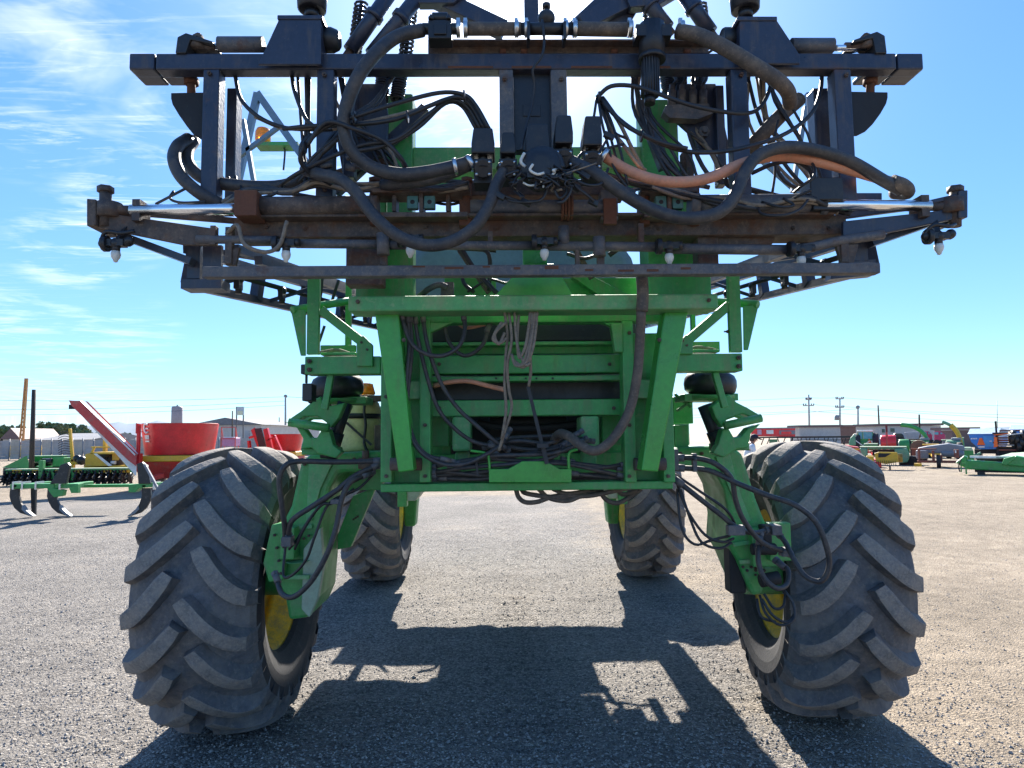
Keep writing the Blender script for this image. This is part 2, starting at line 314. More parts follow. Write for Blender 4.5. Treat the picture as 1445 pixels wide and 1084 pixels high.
# ================================================================== ground
def ground_mat():
    mt = bpy.data.materials.new('gravel'); mt.use_nodes = True; nt = mt.node_tree; nt.nodes.clear(); L = nt.links.new
    tc = nd(nt, 'ShaderNodeTexCoord'); bs = nd(nt, 'ShaderNodeBsdfPrincipled'); out = nd(nt, 'ShaderNodeOutputMaterial'); L(bs.outputs[0], out.inputs[0])
    ob = tc.outputs['Object']
    sep = nd(nt, 'ShaderNodeSeparateXYZ'); L(ob, sep.inputs[0])
    big = nd(nt, 'ShaderNodeTexNoise', i_Scale=.55, i_Detail=7., i_Roughness=.6); L(ob, big.inputs['Vector'])
    mid = nd(nt, 'ShaderNodeTexNoise', i_Scale=3.5, i_Detail=8., i_Roughness=.7); L(ob, mid.inputs['Vector'])
    vo = nd(nt, 'ShaderNodeTexVoronoi', i_Scale=62.); L(ob, vo.inputs['Vector'])
    vs = nd(nt, 'ShaderNodeSeparateColor'); L(vo.outputs['Color'], vs.inputs[0])
    vo2 = nd(nt, 'ShaderNodeTexVoronoi', i_Scale=170.); L(ob, vo2.inputs['Vector'])
    vs2 = nd(nt, 'ShaderNodeSeparateColor'); L(vo2.outputs['Color'], vs2.inputs[0])
    # crushed stone: each stone its own grey
    cr = nd(nt, 'ShaderNodeValToRGB'); e = cr.color_ramp.elements
    e[0].color = (.080,.073,.067,1); e[0].position = 0; e[1].color = (.60,.55,.48,1); e[1].position = 1
    for p, c in ((.3,(.165,.151,.138,1)), (.62,(.255,.234,.21,1)), (.86,(.36,.325,.285,1))):
        k = e.new(p); k.color = c
    L(mathn(nt, 'ADD', mathn(nt, 'MULTIPLY', vs.outputs[0], .65), mathn(nt, 'MULTIPLY', vs2.outputs[0], .35)), cr.inputs[0])
    # packed tan earth of the yard
    er = nd(nt, 'ShaderNodeValToRGB'); e = er.color_ramp.elements
    e[0].color = (.21,.170,.125,1); e[0].position = .3; e[1].color = (.43,.35,.26,1); e[1].position = .72
    L(mathn(nt, 'ADD', mathn(nt, 'MULTIPLY', mid.outputs[0], .75), mathn(nt, 'MULTIPLY', vs.outputs[1], .25)), er.inputs[0])
    # where the gravel pad ends: towards the right side and beyond about 19 m
    fx = nd(nt, 'ShaderNodeMapRange', interpolation_type='SMOOTHSTEP'); L(sep.outputs[0], fx.inputs[0]); fx.inputs[1].default_value = 0.5; fx.inputs[2].default_value = 3.6
    fy = nd(nt, 'ShaderNodeMapRange', interpolation_type='SMOOTHSTEP'); L(sep.outputs[1], fy.inputs[0]); fy.inputs[1].default_value = 17.5; fy.inputs[2].default_value = 20.5
    s1 = mathn(nt, 'MAXIMUM', mathn(nt, 'MULTIPLY', fx.outputs[0], 1.0), fy.outputs[0])
    s2 = mathn(nt, 'ADD', s1, mathn(nt, 'MULTIPLY', mathn(nt, 'SUBTRACT', big.outputs[0], .5), 1.3))
    s3 = mathn(nt, 'ADD', s2, mathn(nt, 'MULTIPLY', mathn(nt, 'SUBTRACT', mid.outputs[0], .5), .9))
    k = nd(nt, 'ShaderNodeMapRange', interpolation_type='SMOOTHSTEP'); L(s3, k.inputs[0]); k.inputs[1].default_value = .02; k.inputs[2].default_value = .75
    mx = nd(nt, 'ShaderNodeMix', data_type='RGBA'); L(k.outputs[0], mx.inputs[0]); L(cr.outputs[0], mx.inputs[6]); L(er.outputs[0], mx.inputs[7])
    vr = nd(nt, 'ShaderNodeMapRange'); L(big.outputs[0], vr.inputs[0]); vr.inputs[1].default_value=.3; vr.inputs[2].default_value=.7; vr.inputs[3].default_value=.78; vr.inputs[4].default_value=1.18
    sc = nd(nt, 'ShaderNodeVectorMath', operation='SCALE'); L(mx.outputs[2], sc.inputs[0]); L(vr.outputs[0], sc.inputs['Scale'])
    L(sc.outputs[0], bs.inputs['Base Color']); bs.inputs['Roughness'].default_value = .95; bs.inputs['Specular IOR Level'].default_value = .25
    hgt = mathn(nt, 'ADD', mathn(nt, 'MULTIPLY', vo.outputs['Distance'], -1.0), mathn(nt, 'ADD', mathn(nt, 'MULTIPLY', vo2.outputs['Distance'], -.5), mathn(nt, 'MULTIPLY', mid.outputs[0], 1.6)))
    bp = nd(nt, 'ShaderNodeBump'); bp.inputs['Strength'].default_value = 1.; bp.inputs['Distance'].default_value = .02; L(hgt, bp.inputs['Height']); L(bp.outputs[0], bs.inputs['Normal'])
    return mt
from mathutils import noise as NZ
def relief(x, y):
    e = min(1, (x+9)/2, (9-x)/2, (y-1)/1, (15-y)/3)
    if e <= 0: return 0.
    h = .016*NZ.noise((x*.7, y*.7, 1)) + .012*NZ.noise((x*2.1, y*2.9, 5)) + .012*NZ.noise((x*5, y*7, 9)) + .007*NZ.noise((x*15, y*17, 3))
    for cx in (-1.65, 1.62, .05):            # old wheel tracks with cleat ridges
        u = (x-cx-.05*math.sin(y*.9))/.30
        if abs(u) < 1: h += (1-u*u)*(-.010+.010*math.sin(y*2*math.pi/.155+3*abs(u)))
    return h*e
def ground():
    gx = [-9+i*.075 for i in range(241)]; gy = [1.0]
    while gy[-1] < 15: gy.append(gy[-1] + (.042 if gy[-1] < 7 else .09))
    X = [-4000,-300,-40]+gx+[40,300,4000]; Yv = [-60,-5]+gy+[30,120,600,7000]
    vs = [(x, y, relief(x, y) if (-9 < x < 9 and 1 < y < 15) else 0) for y in Yv for x in X]; w = len(X)
    mb = MB(); mb.add(vs, [(j*w+i, j*w+i+1, (j+1)*w+i+1, (j+1)*w+i) for j in range(len(Yv)-1) for i in range(w-1)], True)
    M['gravel'] = ground_mat(); solo('ground', mb, M['gravel'], None, None, (0,0,0), kind='structure')
    # loose crushed stone lying on the pad
    rnd = random.Random(3); vs = []; fs = []
    stm = mat('loose_stone', (.31,.285,.26), .9, var=.65, scale=230.)
    for i in range(42000):
        y = 2.9 + 9*rnd.random()**2.0; hw = y*.85+.3; x = rnd.uniform(-hw, hw)
        if x > 1.8 and rnd.random() < min(.75, (x-1.8)*.5): continue
        r = rnd.uniform(.004,.0105)*(1.6 if rnd.random() < .03 else 1)
        hz = relief(x, y); a = rnd.random()*6.28; ca, sa = math.cos(a), math.sin(a); o = len(vs)
        q = []
        for (px, py, pz) in ((1,0,.1),(.2,.8,0),(-.9,.3,.15),(-.4,-.8,0),(.1,.05,.75),(.5,-.6,.2)):
            px *= r*rnd.uniform(.7,1.3); py *= r*rnd.uniform(.7,1.2); q.append((x+px*ca-py*sa, y+px*sa+py*ca, pz*r+.0015+hz))
        vs += q; fs += [(o,o+1,o+4),(o+1,o+2,o+4),(o+2,o+3,o+4),(o+3,o+5,o+4),(o+5,o,o+4)]
    me = bpy.data.meshes.new('loose_gravel'); me.from_pydata(vs, [], fs); me.materials.append(stm)
    o = bpy.data.objects.new('loose_gravel', me); COL.objects.link(o); o['kind'] = 'stuff'; o['label'] = 'loose grey crushed stone scattered over the gravel yard'; o['category'] = 'gravel'
ground()
# ================================================================== wheels
TR, AX = .818, .804
REAR_Y, FRONT_Y, TRK, TRF = 4.10, 8.0, 1.70, 1.585
def tyre_mesh():
    mb = MB(); N = 72
    prof = [(-.225,.385),(-.250,.40),(-.280,.45),(-.300,.52),(-.308,.58),(-.303,.635),(-.284,.670),(-.23,.708),(-.14,.742),(0,.756)]
    prof = prof + [(-x, r) for x, r in prof[-2::-1]]
    rings = []
    for x, r in prof: rings.append([(x, -r*math.cos(2*math.pi*j/N), r*math.sin(2*math.pi*j/N)) for j in range(N)])
    # carcass: sidewalls use the cleaner rubber
    for i in range(len(rings)-1):
        o = len(mb.v); mb.v += [V(p) for p in rings[i]] + [V(p) for p in rings[i+1]]
        mi = 2 if (i < 5 or i >= len(rings)-6) else 0
        for j in range(N):
            mb.f.append([o+j, o+(j+1)%N, o+N+(j+1)%N, o+N+j]); mb.s.append(True); mb.m.append(mi)
    NL = 20; rnd = random.Random(5)
    for side in (-1, 1):
        for k in range(NL):
            ph0 = 2*math.pi*(k + (.5 if side > 0 else 0))/NL + rnd.uniform(-.006,.006)
            long = (k % 2 == 0); x0 = .005 if long else .055
            st = []
            for i in range(9):
                t = i/8; x = x0 + (.288-x0)*t
                s = .25*(1-(1-t)**1.55)
                st.append((x, s))
            tops = []; prev = None
            o = len(mb.v); rows = []
            for i, (x, s) in enumerate(st):
                a = st[max(i-1,0)]; b = st[min(i+1,8)]; dx, ds = b[0]-a[0], b[1]-a[1]; ln = math.hypot(dx, ds); nx, ns = -ds/ln, dx/ln
                rt = TR - .080*(x/.288)**3 - .002; rb = .728 - .080*(x/.288)**2.5
                wt = .035 + .008*(i/8); wb = wt + .020
                if i == 0: wt *= .8
                if i == 8: nx *= .25
                row = []
                for (w, r) in ((-wb, rb), (-wt, rt-.003), (-wt*.7, rt), (wt*.7, rt), (wt, rt-.003), (wb, rb)):
                    xx = x + nx*w; ss = s + ns*w; ph = ph0 - ss/TR
                    row.append(V((side*xx, -r*math.cos(ph), r*math.sin(ph))))
                rows.append(row)
            # shoulder end: drops onto the sidewall
            row = []
            for (w, r) in ((-.060,.58), (-.040,.640), (-.028,.648), (.028,.648), (.040,.640), (.060,.58)):
                ph = ph0 - (.256 + w)/TR; row.append(V((side*.312 if r > .6 else side*.308, -r*math.cos(ph), r*math.sin(ph))))
            rows.append(row)
            for r_ in rows: mb.v += r_
            for i in range(len(rows)-1):
                for j in range(5):
                    q = [o+i*6+j, o+i*6+j+1, o+(i+1)*6+j+1, o+(i+1)*6+j]
                    mb.f.append(q); mb.s.append(False); mb.m.append(1 if (1 <= j <= 3 and i < 8) else 0)
            mb.f.append([o+j for j in range(6)]); mb.s.append(False); mb.m.append(0)
    for v in mb.v: v.x *= 1.07
    return mb
def rim_mesh():
    mb = MB(); N = 48
    prof = [(-.228,.405),(-.238,.392),(-.225,.385),(-.21,.362),(-.15,.345),(-.10,.325),(-.06,.325),(-.05,.30),(-.045,.20),(-.05,.14),(-.09,.13),(-.10,.0)]
    mb.lathe(prof, (0,0,0), (1,0,0), N, True, False)
    prof2 = [(.228,.405),(.240,.392),(.228,.385),(.215,.365),(.19,.36),(.185,.345),(.125,.342),(.12,.325),(.075,.322),(.07,.335),(.03,.33),(.02,.30),(.02,.0)]
    mb.lathe(prof2, (0,0,0), (1,0,0), N, True, False)
    for k in range(10):
        a = k*math.pi/5
        mb.bolt((-.05, -.17*math.cos(a), .17*math.sin(a)), (-1,0,0), .016, .02)
        mb.bolt((.02, -.24*math.cos(a+.2), .24*math.sin(a+.2)), (1,0,0), .016, .02)
    mb.cyl((.14,-.30,.0),(.20,-.285,.0),.008,6)
    return mb
_tm, _rm = tyre_mesh(), rim_mesh()
def build_sprayer():
    global spr
    spr = thing('crop_sprayer', 'tall green self-propelled crop sprayer seen from behind with folded black booms', 'sprayer', (0, 5.8, 0))
    tyre_me = mesh_from(_tm, 'tyre', [M['rubber'], M['lug'], M['side']], V((0,0,0)))
    rim_me = mesh_from(_rm, 'rim', [M['yellow']], V((0,0,0)))
    first = None
    for x, y, rz, sp in ((-TRK, REAR_Y, 0, .06), (1.785, REAR_Y+.05, math.pi, .21), (-TRF, FRONT_Y, 0, .1), (TRF, FRONT_Y, math.pi, .02)):
        if first is None:
            w = bpy.data.objects.new('wheel', None); COL.objects.link(w); w.parent = spr
            t = bpy.data.objects.new('tyre', tyre_me); COL.objects.link(t); t.parent = w; fix(t)
            r = bpy.data.objects.new('rim', rim_me); COL.objects.link(r); r.parent = w; fix(r)
            first = (w, t, r)
        else:
            w = first[0].copy(); COL.objects.link(w); w.parent = spr
            for c in first[1:]:
                d = c.copy(); COL.objects.link(d); d.parent = w
        w.location = (x, y-5.8, AX)
        # left wheels: rim dish faces out (-x); right ones mirrored by a half turn, lugs keep climbing to the centre line
        w.rotation_euler = (sp, 0, R(-5) if (x > 0 and y < 5) else 0)
        if rz: w.scale = (-1, 1, 1)
    frame(); suspension(); boom(); plumbing(); cables(); front_body()
def frame():
    G, GB, GP, N = M['green'], M['greenb'], M['greenp'], M['skylit_black']
    p = spr
    # chassis: two rails, rear cross members
    mb = MB()
    for x0, x1 in ((-.47,-.37), (.37,.47)): mb.box(x0, x1, 3.2, 8.3, 1.62, 1.78)
    for y in (4.4, 5.6, 6.6): mb.box(-.37, .37, y, y+.1, 1.52, 1.7)
    part('chassis_frame', mb, G, p, .006)
    mb = MB()
    mb.rect(537, 681, 950, 692.5, 2.92, .12)                     # bottom bar
    for x0, x1, y0 in ((537,553,505), (592,607.5,452), (880,896,452), (935,951,520)): mb.rect(x0, y0, x1, 681, 2.90, .09)
    mb.rect(551, 470, 594, 682, 3.02, .05); mb.rect(895, 470, 937, 682, 3.02, .05)   # back plates
    part('rear_frame', mb, G, p, .005)
    mb = MB()
    mb.rect(576, 538, 594, 563, 2.93, .05); mb.rect(900, 536, 921, 562, 2.93, .05)
    part('rear_frame_tab', mb, GP, p, .004)
    mb = MB()
    mb.rect(606, 501, 881, 527, 3.06, .1); mb.rect(606, 482, 881, 487, 3.02, .08); mb.rect(606, 530.5, 881, 538, 3.02, .10); mb.rect(606, 564, 881, 587, 3.03, .12)
    mb.rect(606, 488, 881, 500, 3.16, .02)
    part('rear_cross_member', mb, G, p, .005)
    mb = MB(); mb.cur = 0
    for x in (700, 718, 742, 757, 780): mb.cyl(P(x,534,3.015), P(x,534,3.03), .005, 8)
    part('bolt_hole', mb, M['dark'], p)
    mb = MB(); mb.rect(590, 455, 898, 483, 3.35, .3); mb.rect(600, 538, 890, 566, 3.2, .25)
    part('sump_guard', mb, M['black'], p, .01)
    # engine bay behind the rear frame
    mb = MB(); mb.rect(570, 586, 915, 684, 3.75, .3); mb.rect(690, 600, 800, 632, 3.45, .2); mb.cyl(P(690,596,3.3), P(800,596,3.3), .03, 10)
    mb.hose("672,596 700,602 745,604 790,601 830,595", .018, 3.25)
    part('engine_bay', mb, M['dark'], p, .01)
    mb = MB(); mb.rect(638, 588, 664, 637, 3.0, .18); mb.rect(820, 587, 846, 636, 3.0, .18); mb.rect(642,637,662,655,3.1,.1); mb.rect(822,636,842,660,3.1,.1)
    part('mounting_plate', mb, GP, p, .012)
    mb = MB(); mb.rect(606, 588, 636, 668, 3.45, .05); mb.rect(848, 588, 885, 668, 3.45, .05); mb.rect(606, 640, 885, 668, 3.4, .05)
    part('inner_panel', mb, G, p, .005)
    mb = MB(); mb.poly([(690,662),(717,662),(737,651),(770,651),(790,662),(806.5,662),(806.5,681),(690,681)], 2.84, .08)
    mb.hose("691,664 690,650 686,640 664,636", .006, 2.85); mb.hose("803,664 803,640 815,634", .007, 2.85)
    part('drawbar_bracket', mb, GB, p, .004)
    # slanted lift arms and the upright mast
    mb = MB()
    for pts in ([(528,438),(562,438),(584,664),(562,667)], [(972,436),(938,438),(905,664),(929,666)]): mb.poly(pts, 2.74, .10)
    part('lift_arm', mb, GB, p, .006)
    mb = MB()
    for px, py in ((573,655), (917,655)): mb.pcyl(px-22, py, px+22, py, 2.86, 9)
    part('pivot_pin', mb, M['rusty'], p)
    mb = MB(); mb.rect(491, 416, 1014, 437.5, 2.66, .14)
    part('lift_crossbar', mb, GP, p, .008)
    mb = MB(); mb.rect(545, 436, 945, 455, 2.92, .08); mb.poly([(606,455),(606,470),(640,455)], 2.9,.04); mb.poly([(881,455),(881,470),(850,455)], 2.9,.04)
    part('cross_tube', mb, G, p, .006)
    mb = MB(); mb.poly([(698,418),(740,372),(782,372),(809,418)], 2.70, .03); mb.rect(738, 332, 772, 376, 2.73, .06)
    part('mast_gusset', mb, GB, p, .003)
    mb = MB()
    mb.rect(546, 132, 582, 420, 2.98, .12); mb.rect(502, 336, 583, 420, 2.86, .1); mb.poly([(545,180),(545,335),(505,335)], 3.02, .04)
    mb.rect(908, 140, 960, 420, 2.98, .12); mb.rect(915, 336, 1003, 420, 2.86, .1); mb.poly([(958,225),(958,335),(1010,335)], 3.02, .04)
    part('mast_post', mb, G, p, .006)
    mb = MB(); mb.rect(580, 207, 910, 239, 3.02, .13); mb.poly([(580,239),(580,262),(625,268),(660,268)], 3.06,.04); mb.poly([(910,239),(910,262),(870,268),(835,268)], 3.06,.04)
    part('mast_crossbar', mb, GP, p, .006)
    mb = MB()
    mb.poly([(806,390),(850,420),(895,420),(838,390)], 3.1, .06); mb.rect(627, 385, 700, 420, 3.15, .1); mb.rect(790, 392, 900, 420, 3.2, .08)
    mb.rect(555, 440, 608, 520, 3.1, .05); mb.poly([(862,456),(868,497),(879,497),(879,456)], 2.884, .05)
    part('mast_base_plate', mb, G, p, .004)
    # outriggers with ladder frames
    for S, d in ((-1, dict(o=(430,503,537,528), post=(433,385,450,500), dg=((452,437),(516,487)), thin=(487,385,495,492), tri=[(410,437),(431,437),(431,502),(424,502)],
                           rod=((412,438),(492,425)), plate=[(503,485),(512,473),(526,487),(526,517),(503,517)], pf=(452,487,502,500), st=((466,528),(457,578)), bolts=((437,510),(437,522),(511,484),(519,494)))),
                 (1, dict(o=(953,499,1048,524), post=(1029,385,1046,497), dg=((1030,430),(967,484)), thin=(975,390,981,470), tri=[(1071,430),(1049,432),(1050,494),(1056,494)],
                          rod=((1070,430),(985,424)), plate=[(978,482),(969,472),(955,486),(953,500),(978,500)], pf=(978,482,1016,496), st=((1010,525),(1024,575)), bolts=((1042,505),(1042,517),(962,482),(968,488))))):
        a = MB(); a.rect(*d['o'], 2.96, .1); a.poly(d['plate'], 2.94, .02)
        a.pbar(*d['st'][0], *d['st'][1], 3.0, 9, .03)
        out = part('outrigger', a, G, p, .004)
        b = MB()
        for bx, by in d['bolts']: b.bolt(P(bx, by, 2.955), (0,-1,0), .011, .012)
        if S > 0: b.bolt(P(1030,468,3.0), (-1,0,0), .008, .015)
        part('bolt', b, M['rusty'], out)
        a = MB(); a.rect(*d['post'], 2.98, .03); a.pbar(*d['dg'][0], *d['dg'][1], 2.985, 13, .03); a.rect(*d['thin'], 3.35, .03); a.poly(d['tri'], 3.02, .012)
        (rx0, ry0), (rx1, ry1) = d['rod']; a.pcyl(rx0, ry0, rx1, ry1, 3.02, 6, Y2=3.25)
        part('ladder_frame', a, G, p, .003)
        a = MB(); x0, y0, x1, y1 = d['pf']; a.rect(x0, y0, x1, y1, 3.3, .02); a.rect(x0, y1-3, x1, y1+1, 3.05, .3)
        part('step_platform', a, G, p, .003)
        a = MB(); sx = (475 if S < 0 else 985)
        a.hose(f"{sx-25*S*-1},{y1-2} {sx},{y1-6} {sx+18*S*-1},{y1-1}", .008, 3.15)
        part('grease_line', a, M['wires'], p)
def suspension():
    G = M['green']; p = spr
    # axle beam and curved leg down to each wheel motor, rear pair
    mb = MB(); mb.poly([(424,654),(436,641),(538,636),(538,663),(478,668),(466,688),(455,735),(452,790),(447,845),(436,872),(407,876),(402,846),(392,828),(383,800),(380,742),(398,738),(410,715)], 3.52, .40)
    part('axle_leg', mb, G, p, .02)
    mb = MB(); mb.poly([(1048,640),(1030,628),(948,632),(948,664),(1010,667),(1022,690),(1030,735),(1028,770),(1040,790),(1062,842),(1078,838),(1080,780),(1098,760),(1080,735),(1068,705)], 3.52, .40)
    part('axle_leg', mb, G, p, .02)
    # guard plates and wheel motors
    a = MB(); a.poly([(398,738),(383,741),(371,795),(379,822),(400,818),(404,760)], 3.46, .05); a.rect(395,745,415,790,3.42,.1); a.cyl(P(392,800,3.8)+V((-.16,0,0)), P(440,800,3.8), .15, 20)
    part('wheel_motor', a, M['green'], p, .006)
    a = MB(); a.poly([(452,745),(456,800),(448,845),(436,872),(425,860),(428,775)], 3.47, .05)
    part('motor_shield', a, mat('pale_green_panel', (.25,.33,.24), .5, dust=.3), p, .006)
    a = MB(); a.rect(1086,738,1117,792,3.42,.06); a.cyl(P(1048,800,3.8), P(1100,800,3.8)+V((.15,0,0)), .15, 20); a.rect(1062,745,1106,800,3.46,.12)
    part('wheel_motor', a, M['green'], p, .006)
    a = MB(); a.rect(1030,762,1052,838,3.55,.1); a.rect(1078,742,1090,772,3.4,.08); a.cyl(P(1072,820,3.42), P(1100,815,3.42), .035, 12); a.cyl(P(1060,775,3.4), P(1095,775,3.4), .03, 12)
    part('hydraulic_motor', a, M['dark'], p, .008)
    a = MB()
    for k in range(5): a.bolt(P(1066, 775+k*9, 3.515), (0,-1,0), .007, .008)
    for k in range(4): a.bolt(P(388+k*3, 755+k*18, 3.455), (0,-1,0), .008, .01)
    part('bolt', a, M['rusty'], p)
    # links above the leg
    for up, lo, rod, sh, bag, mount in (
        ([(440,567),(452,559),(458,574),(472,572),(487,568),(478,590),(466,604),(460,596),(448,588),(430,588),(412,598),(407,592),(425,580)],
         [(417,601),(430,606),(438,618),(447,618),(455,604),(464,606),(470,628),(482,638),(474,647),(448,640),(440,632),(424,634),(428,620)], ((408,596),(464,604)), ((487,568),(466,636)), ((440,544),(512,548)), (425,632,470,642)),
        ([(1028,556),(1014,566),(1004,574),(1010,590),(1020,604),(1026,592),(1048,584),(1068,592),(1076,588),(1056,576),(1040,568)],
         [(1074,598),(1056,604),(1046,616),(1036,618),(1028,604),(1020,606),(1014,626),(1006,640),(1022,646),(1040,634),(1056,632),(1060,612)], ((1022,601),(1074,590)), ((994,572),(1017,630)), ((1038,540),(966,543)), (1018,626,1058,636))):
        a = MB(); a.poly(up, 3.18, .06); a.poly([(x+(9 if x < 747 else -9), y+4) for x, y in up], 3.42, .05)
        part('upper_link', a, G, p, .006)
        a = MB(); a.poly(lo, 3.16, .07); a.rect(*mount, 3.2, .2)
        part('lower_link', a, G, p, .006)
        a = MB(); a.pcyl(*rod[0], *rod[1], 3.12, 6); a.pcyl(rod[0][0]+(2 if rod[0][0]<700 else -2), rod[0][1], rod[0][0]+(2 if rod[0][0]<700 else -2), rod[0][1]+.5, 3.12, 8)
        part('cross_rod', a, M['green'], p)
        a = MB(); a.pcyl(*sh[0], *sh[1], 3.3, 10); 
        (sx0, sy0), (sx1, sy1) = sh
        a.pcyl(sx0+(sx1-sx0)*.62, sy0+(sy1-sy0)*.62, sx1, sy1, 3.3, 12); a.pcyl(sx1-12, sy1+2, sx1+10, sy1+4, 3.24, 9)
        part('shock_absorber', a, M['black'], p)
        (bx0, by0), (bx1, by1) = bag; cx, cy = (bx0+bx1)/2, (by0+by1)/2; rr = abs(bx1-bx0)/2*3.45/FPX
        a = MB(); c = P(cx, cy, 3.45)
        a.lathe([(-.062,rr*.55),(-.06,rr*.8),(-.04,rr*.97),(-.01,rr*1.02),(.02,rr),(.045,rr*.9),(.06,rr*.7),(.062,rr*.4)], c, V((0.08*(1 if cx>747 else -1),0,1)), 28)
        part('air_spring', a, M['rubber'] if False else M['black'], p)
        a = MB(); a.lathe([(-.085,rr*.9),(-.065,rr*.95),(-.064,rr*.5)], c, (0,0,1), 24); a.rect(cx-36, cy+14, cx+40, cy+24, 3.4, .2)
        part('air_spring_seat', a, G, p, .003)
    # work lamps hung off the left outrigger
    a = MB(); a.rect(424,514,434,528,3.0,.07); a.rect(426,541,440,566,3.0,.08); a.rect(430,528,433,541,3.03,.02); a.ball(P(438,566,3.04),.012)
    part('work_lamp', a, M['black'], p, .008)
    # front legs, motors, splash guards
    for sx in (-1, 1):
        a = MB(); a.box(sx*.78, sx*1.24, 7.86, 8.1, 1.5, 1.9); a.prism([(sx*1.02,1.5),(sx*1.26,1.5),(sx*1.30,1.1),(sx*1.26,.62),(sx*1.14,.62),(sx*1.10,1.1)], 7.86, 8.1)
        part('front_leg', a, G, p, .02)
        a = MB(); a.prism([(sx*1.02,1.5),(sx*1.16,1.5),(sx*1.16,.98),(sx*1.05,.98),(sx*.99,1.06)], 7.2, 7.6)
        part('splash_guard', a, mat('pale_green_panel', (.30,.36,.27), .5, dust=.3), p, .01)
        a = MB(); a.box(sx*1.14, sx*1.24, 7.18, 7.3, .92, 1.4)
        part('guard_bracket', a, G, p, .006)
    mb = MB(); mb.poly([(498,700),(530,688),(495,772),(476,776),(476,756)], 3.85, .05); mb.rect(470,662,540,692,3.8,.08)
    o = part('leg_brace', mb, G, p, .004)
    b = MB()
    for k in range(3): b.bolt(P(499+k*3,733-k*2,3.848), (0,-1,0), .006,.006)
    part('bolt', b, M['rusty'], o)
    a = MB(); a.poly([(436,650),(470,652),(452,690),(440,735),(432,735),(434,690)],3.505,.012); a.poly([(400,744),(440,740),(440,746),(402,750)],3.50,.016); a.pcyl(420,792,420,792.5,3.45,16); a.rect(404,812,436,818,3.44,.02)
    part('leg_gusset', a, M['greenp'], p, .003)
    a = MB(); a.poly([(1010,645),(1030,640),(1046,700),(1060,735),(1052,738),(1034,700)],3.505,.012); a.poly([(1034,766),(1076,760),(1076,766),(1036,772)],3.50,.016); a.rect(1044,790,1074,796,3.50,.016)
    part('leg_gusset', a, M['greenp'], p, .003)
    a = MB()
    for k in range(6): a.bolt(P(408+k*7, 756+(k%2)*4, 3.50),(0,-1,0),.008,.008); a.bolt(P(1048+k*6, 800+(k%2)*5, 3.515),(0,-1,0),.008,.008)
    for x,y in ((430,655),(500,648),(520,656),(960,640),(990,640),(1015,638)): a.bolt(P(x,y,3.515),(0,-1,0),.010,.01)
    part('bolt', a, M['rusty'], p)
    # foam marker tank
    a = MB(); c = P(502, 638, 3.95); a.lathe([(0,.10),(.01,.138),(.03,.145),(.25,.145),(.29,.135),(.315,.11),(.32,.02)], c, (0,0,1), 28)
    o = part('foam_tank', a, M['cream'], p, label='cream plastic foam marker tank')
    a = MB(); a.lathe([(.195,.147),(.195,.150),(.225,.150),(.225,.147)], c, (0,0,1), 28); a.pbar(488,596,524,628,3.79,3,.01); a.hose("516,560 514,580 516,600 514,625 520,640",.008,3.8)
    part('tank_strap', a, M['black'], o)
    a = MB(); a.lathe([(.335,.05),(.345,.055),(.38,.045),(.40,.04),(.405,.02)], P(516,638,3.9), (0,0,1), 16); 
    part('tank_cap', a, M['amber'], o)
    a = MB(); a.rect(505,646,540,662,3.5,.12); a.pcyl(516,646,516,636,3.5,5); a.rect(506,558,540,566,3.8,.1); a.rect(528,600,540,645,3.7,.1)
    part('valve_block', a, M['rusty'], p, .004)
    a = MB(); a.rect(950,632,985,660,3.6,.2); a.rect(952,600,972,640,3.6,.1); a.pcyl(955,580,985,560,3.5,2); a.pcyl(952,556,975,575,3.5,2)
    a.rect(950,560,978,598,3.75,.06)
    part('inner_bracket', a, G, p, .004)
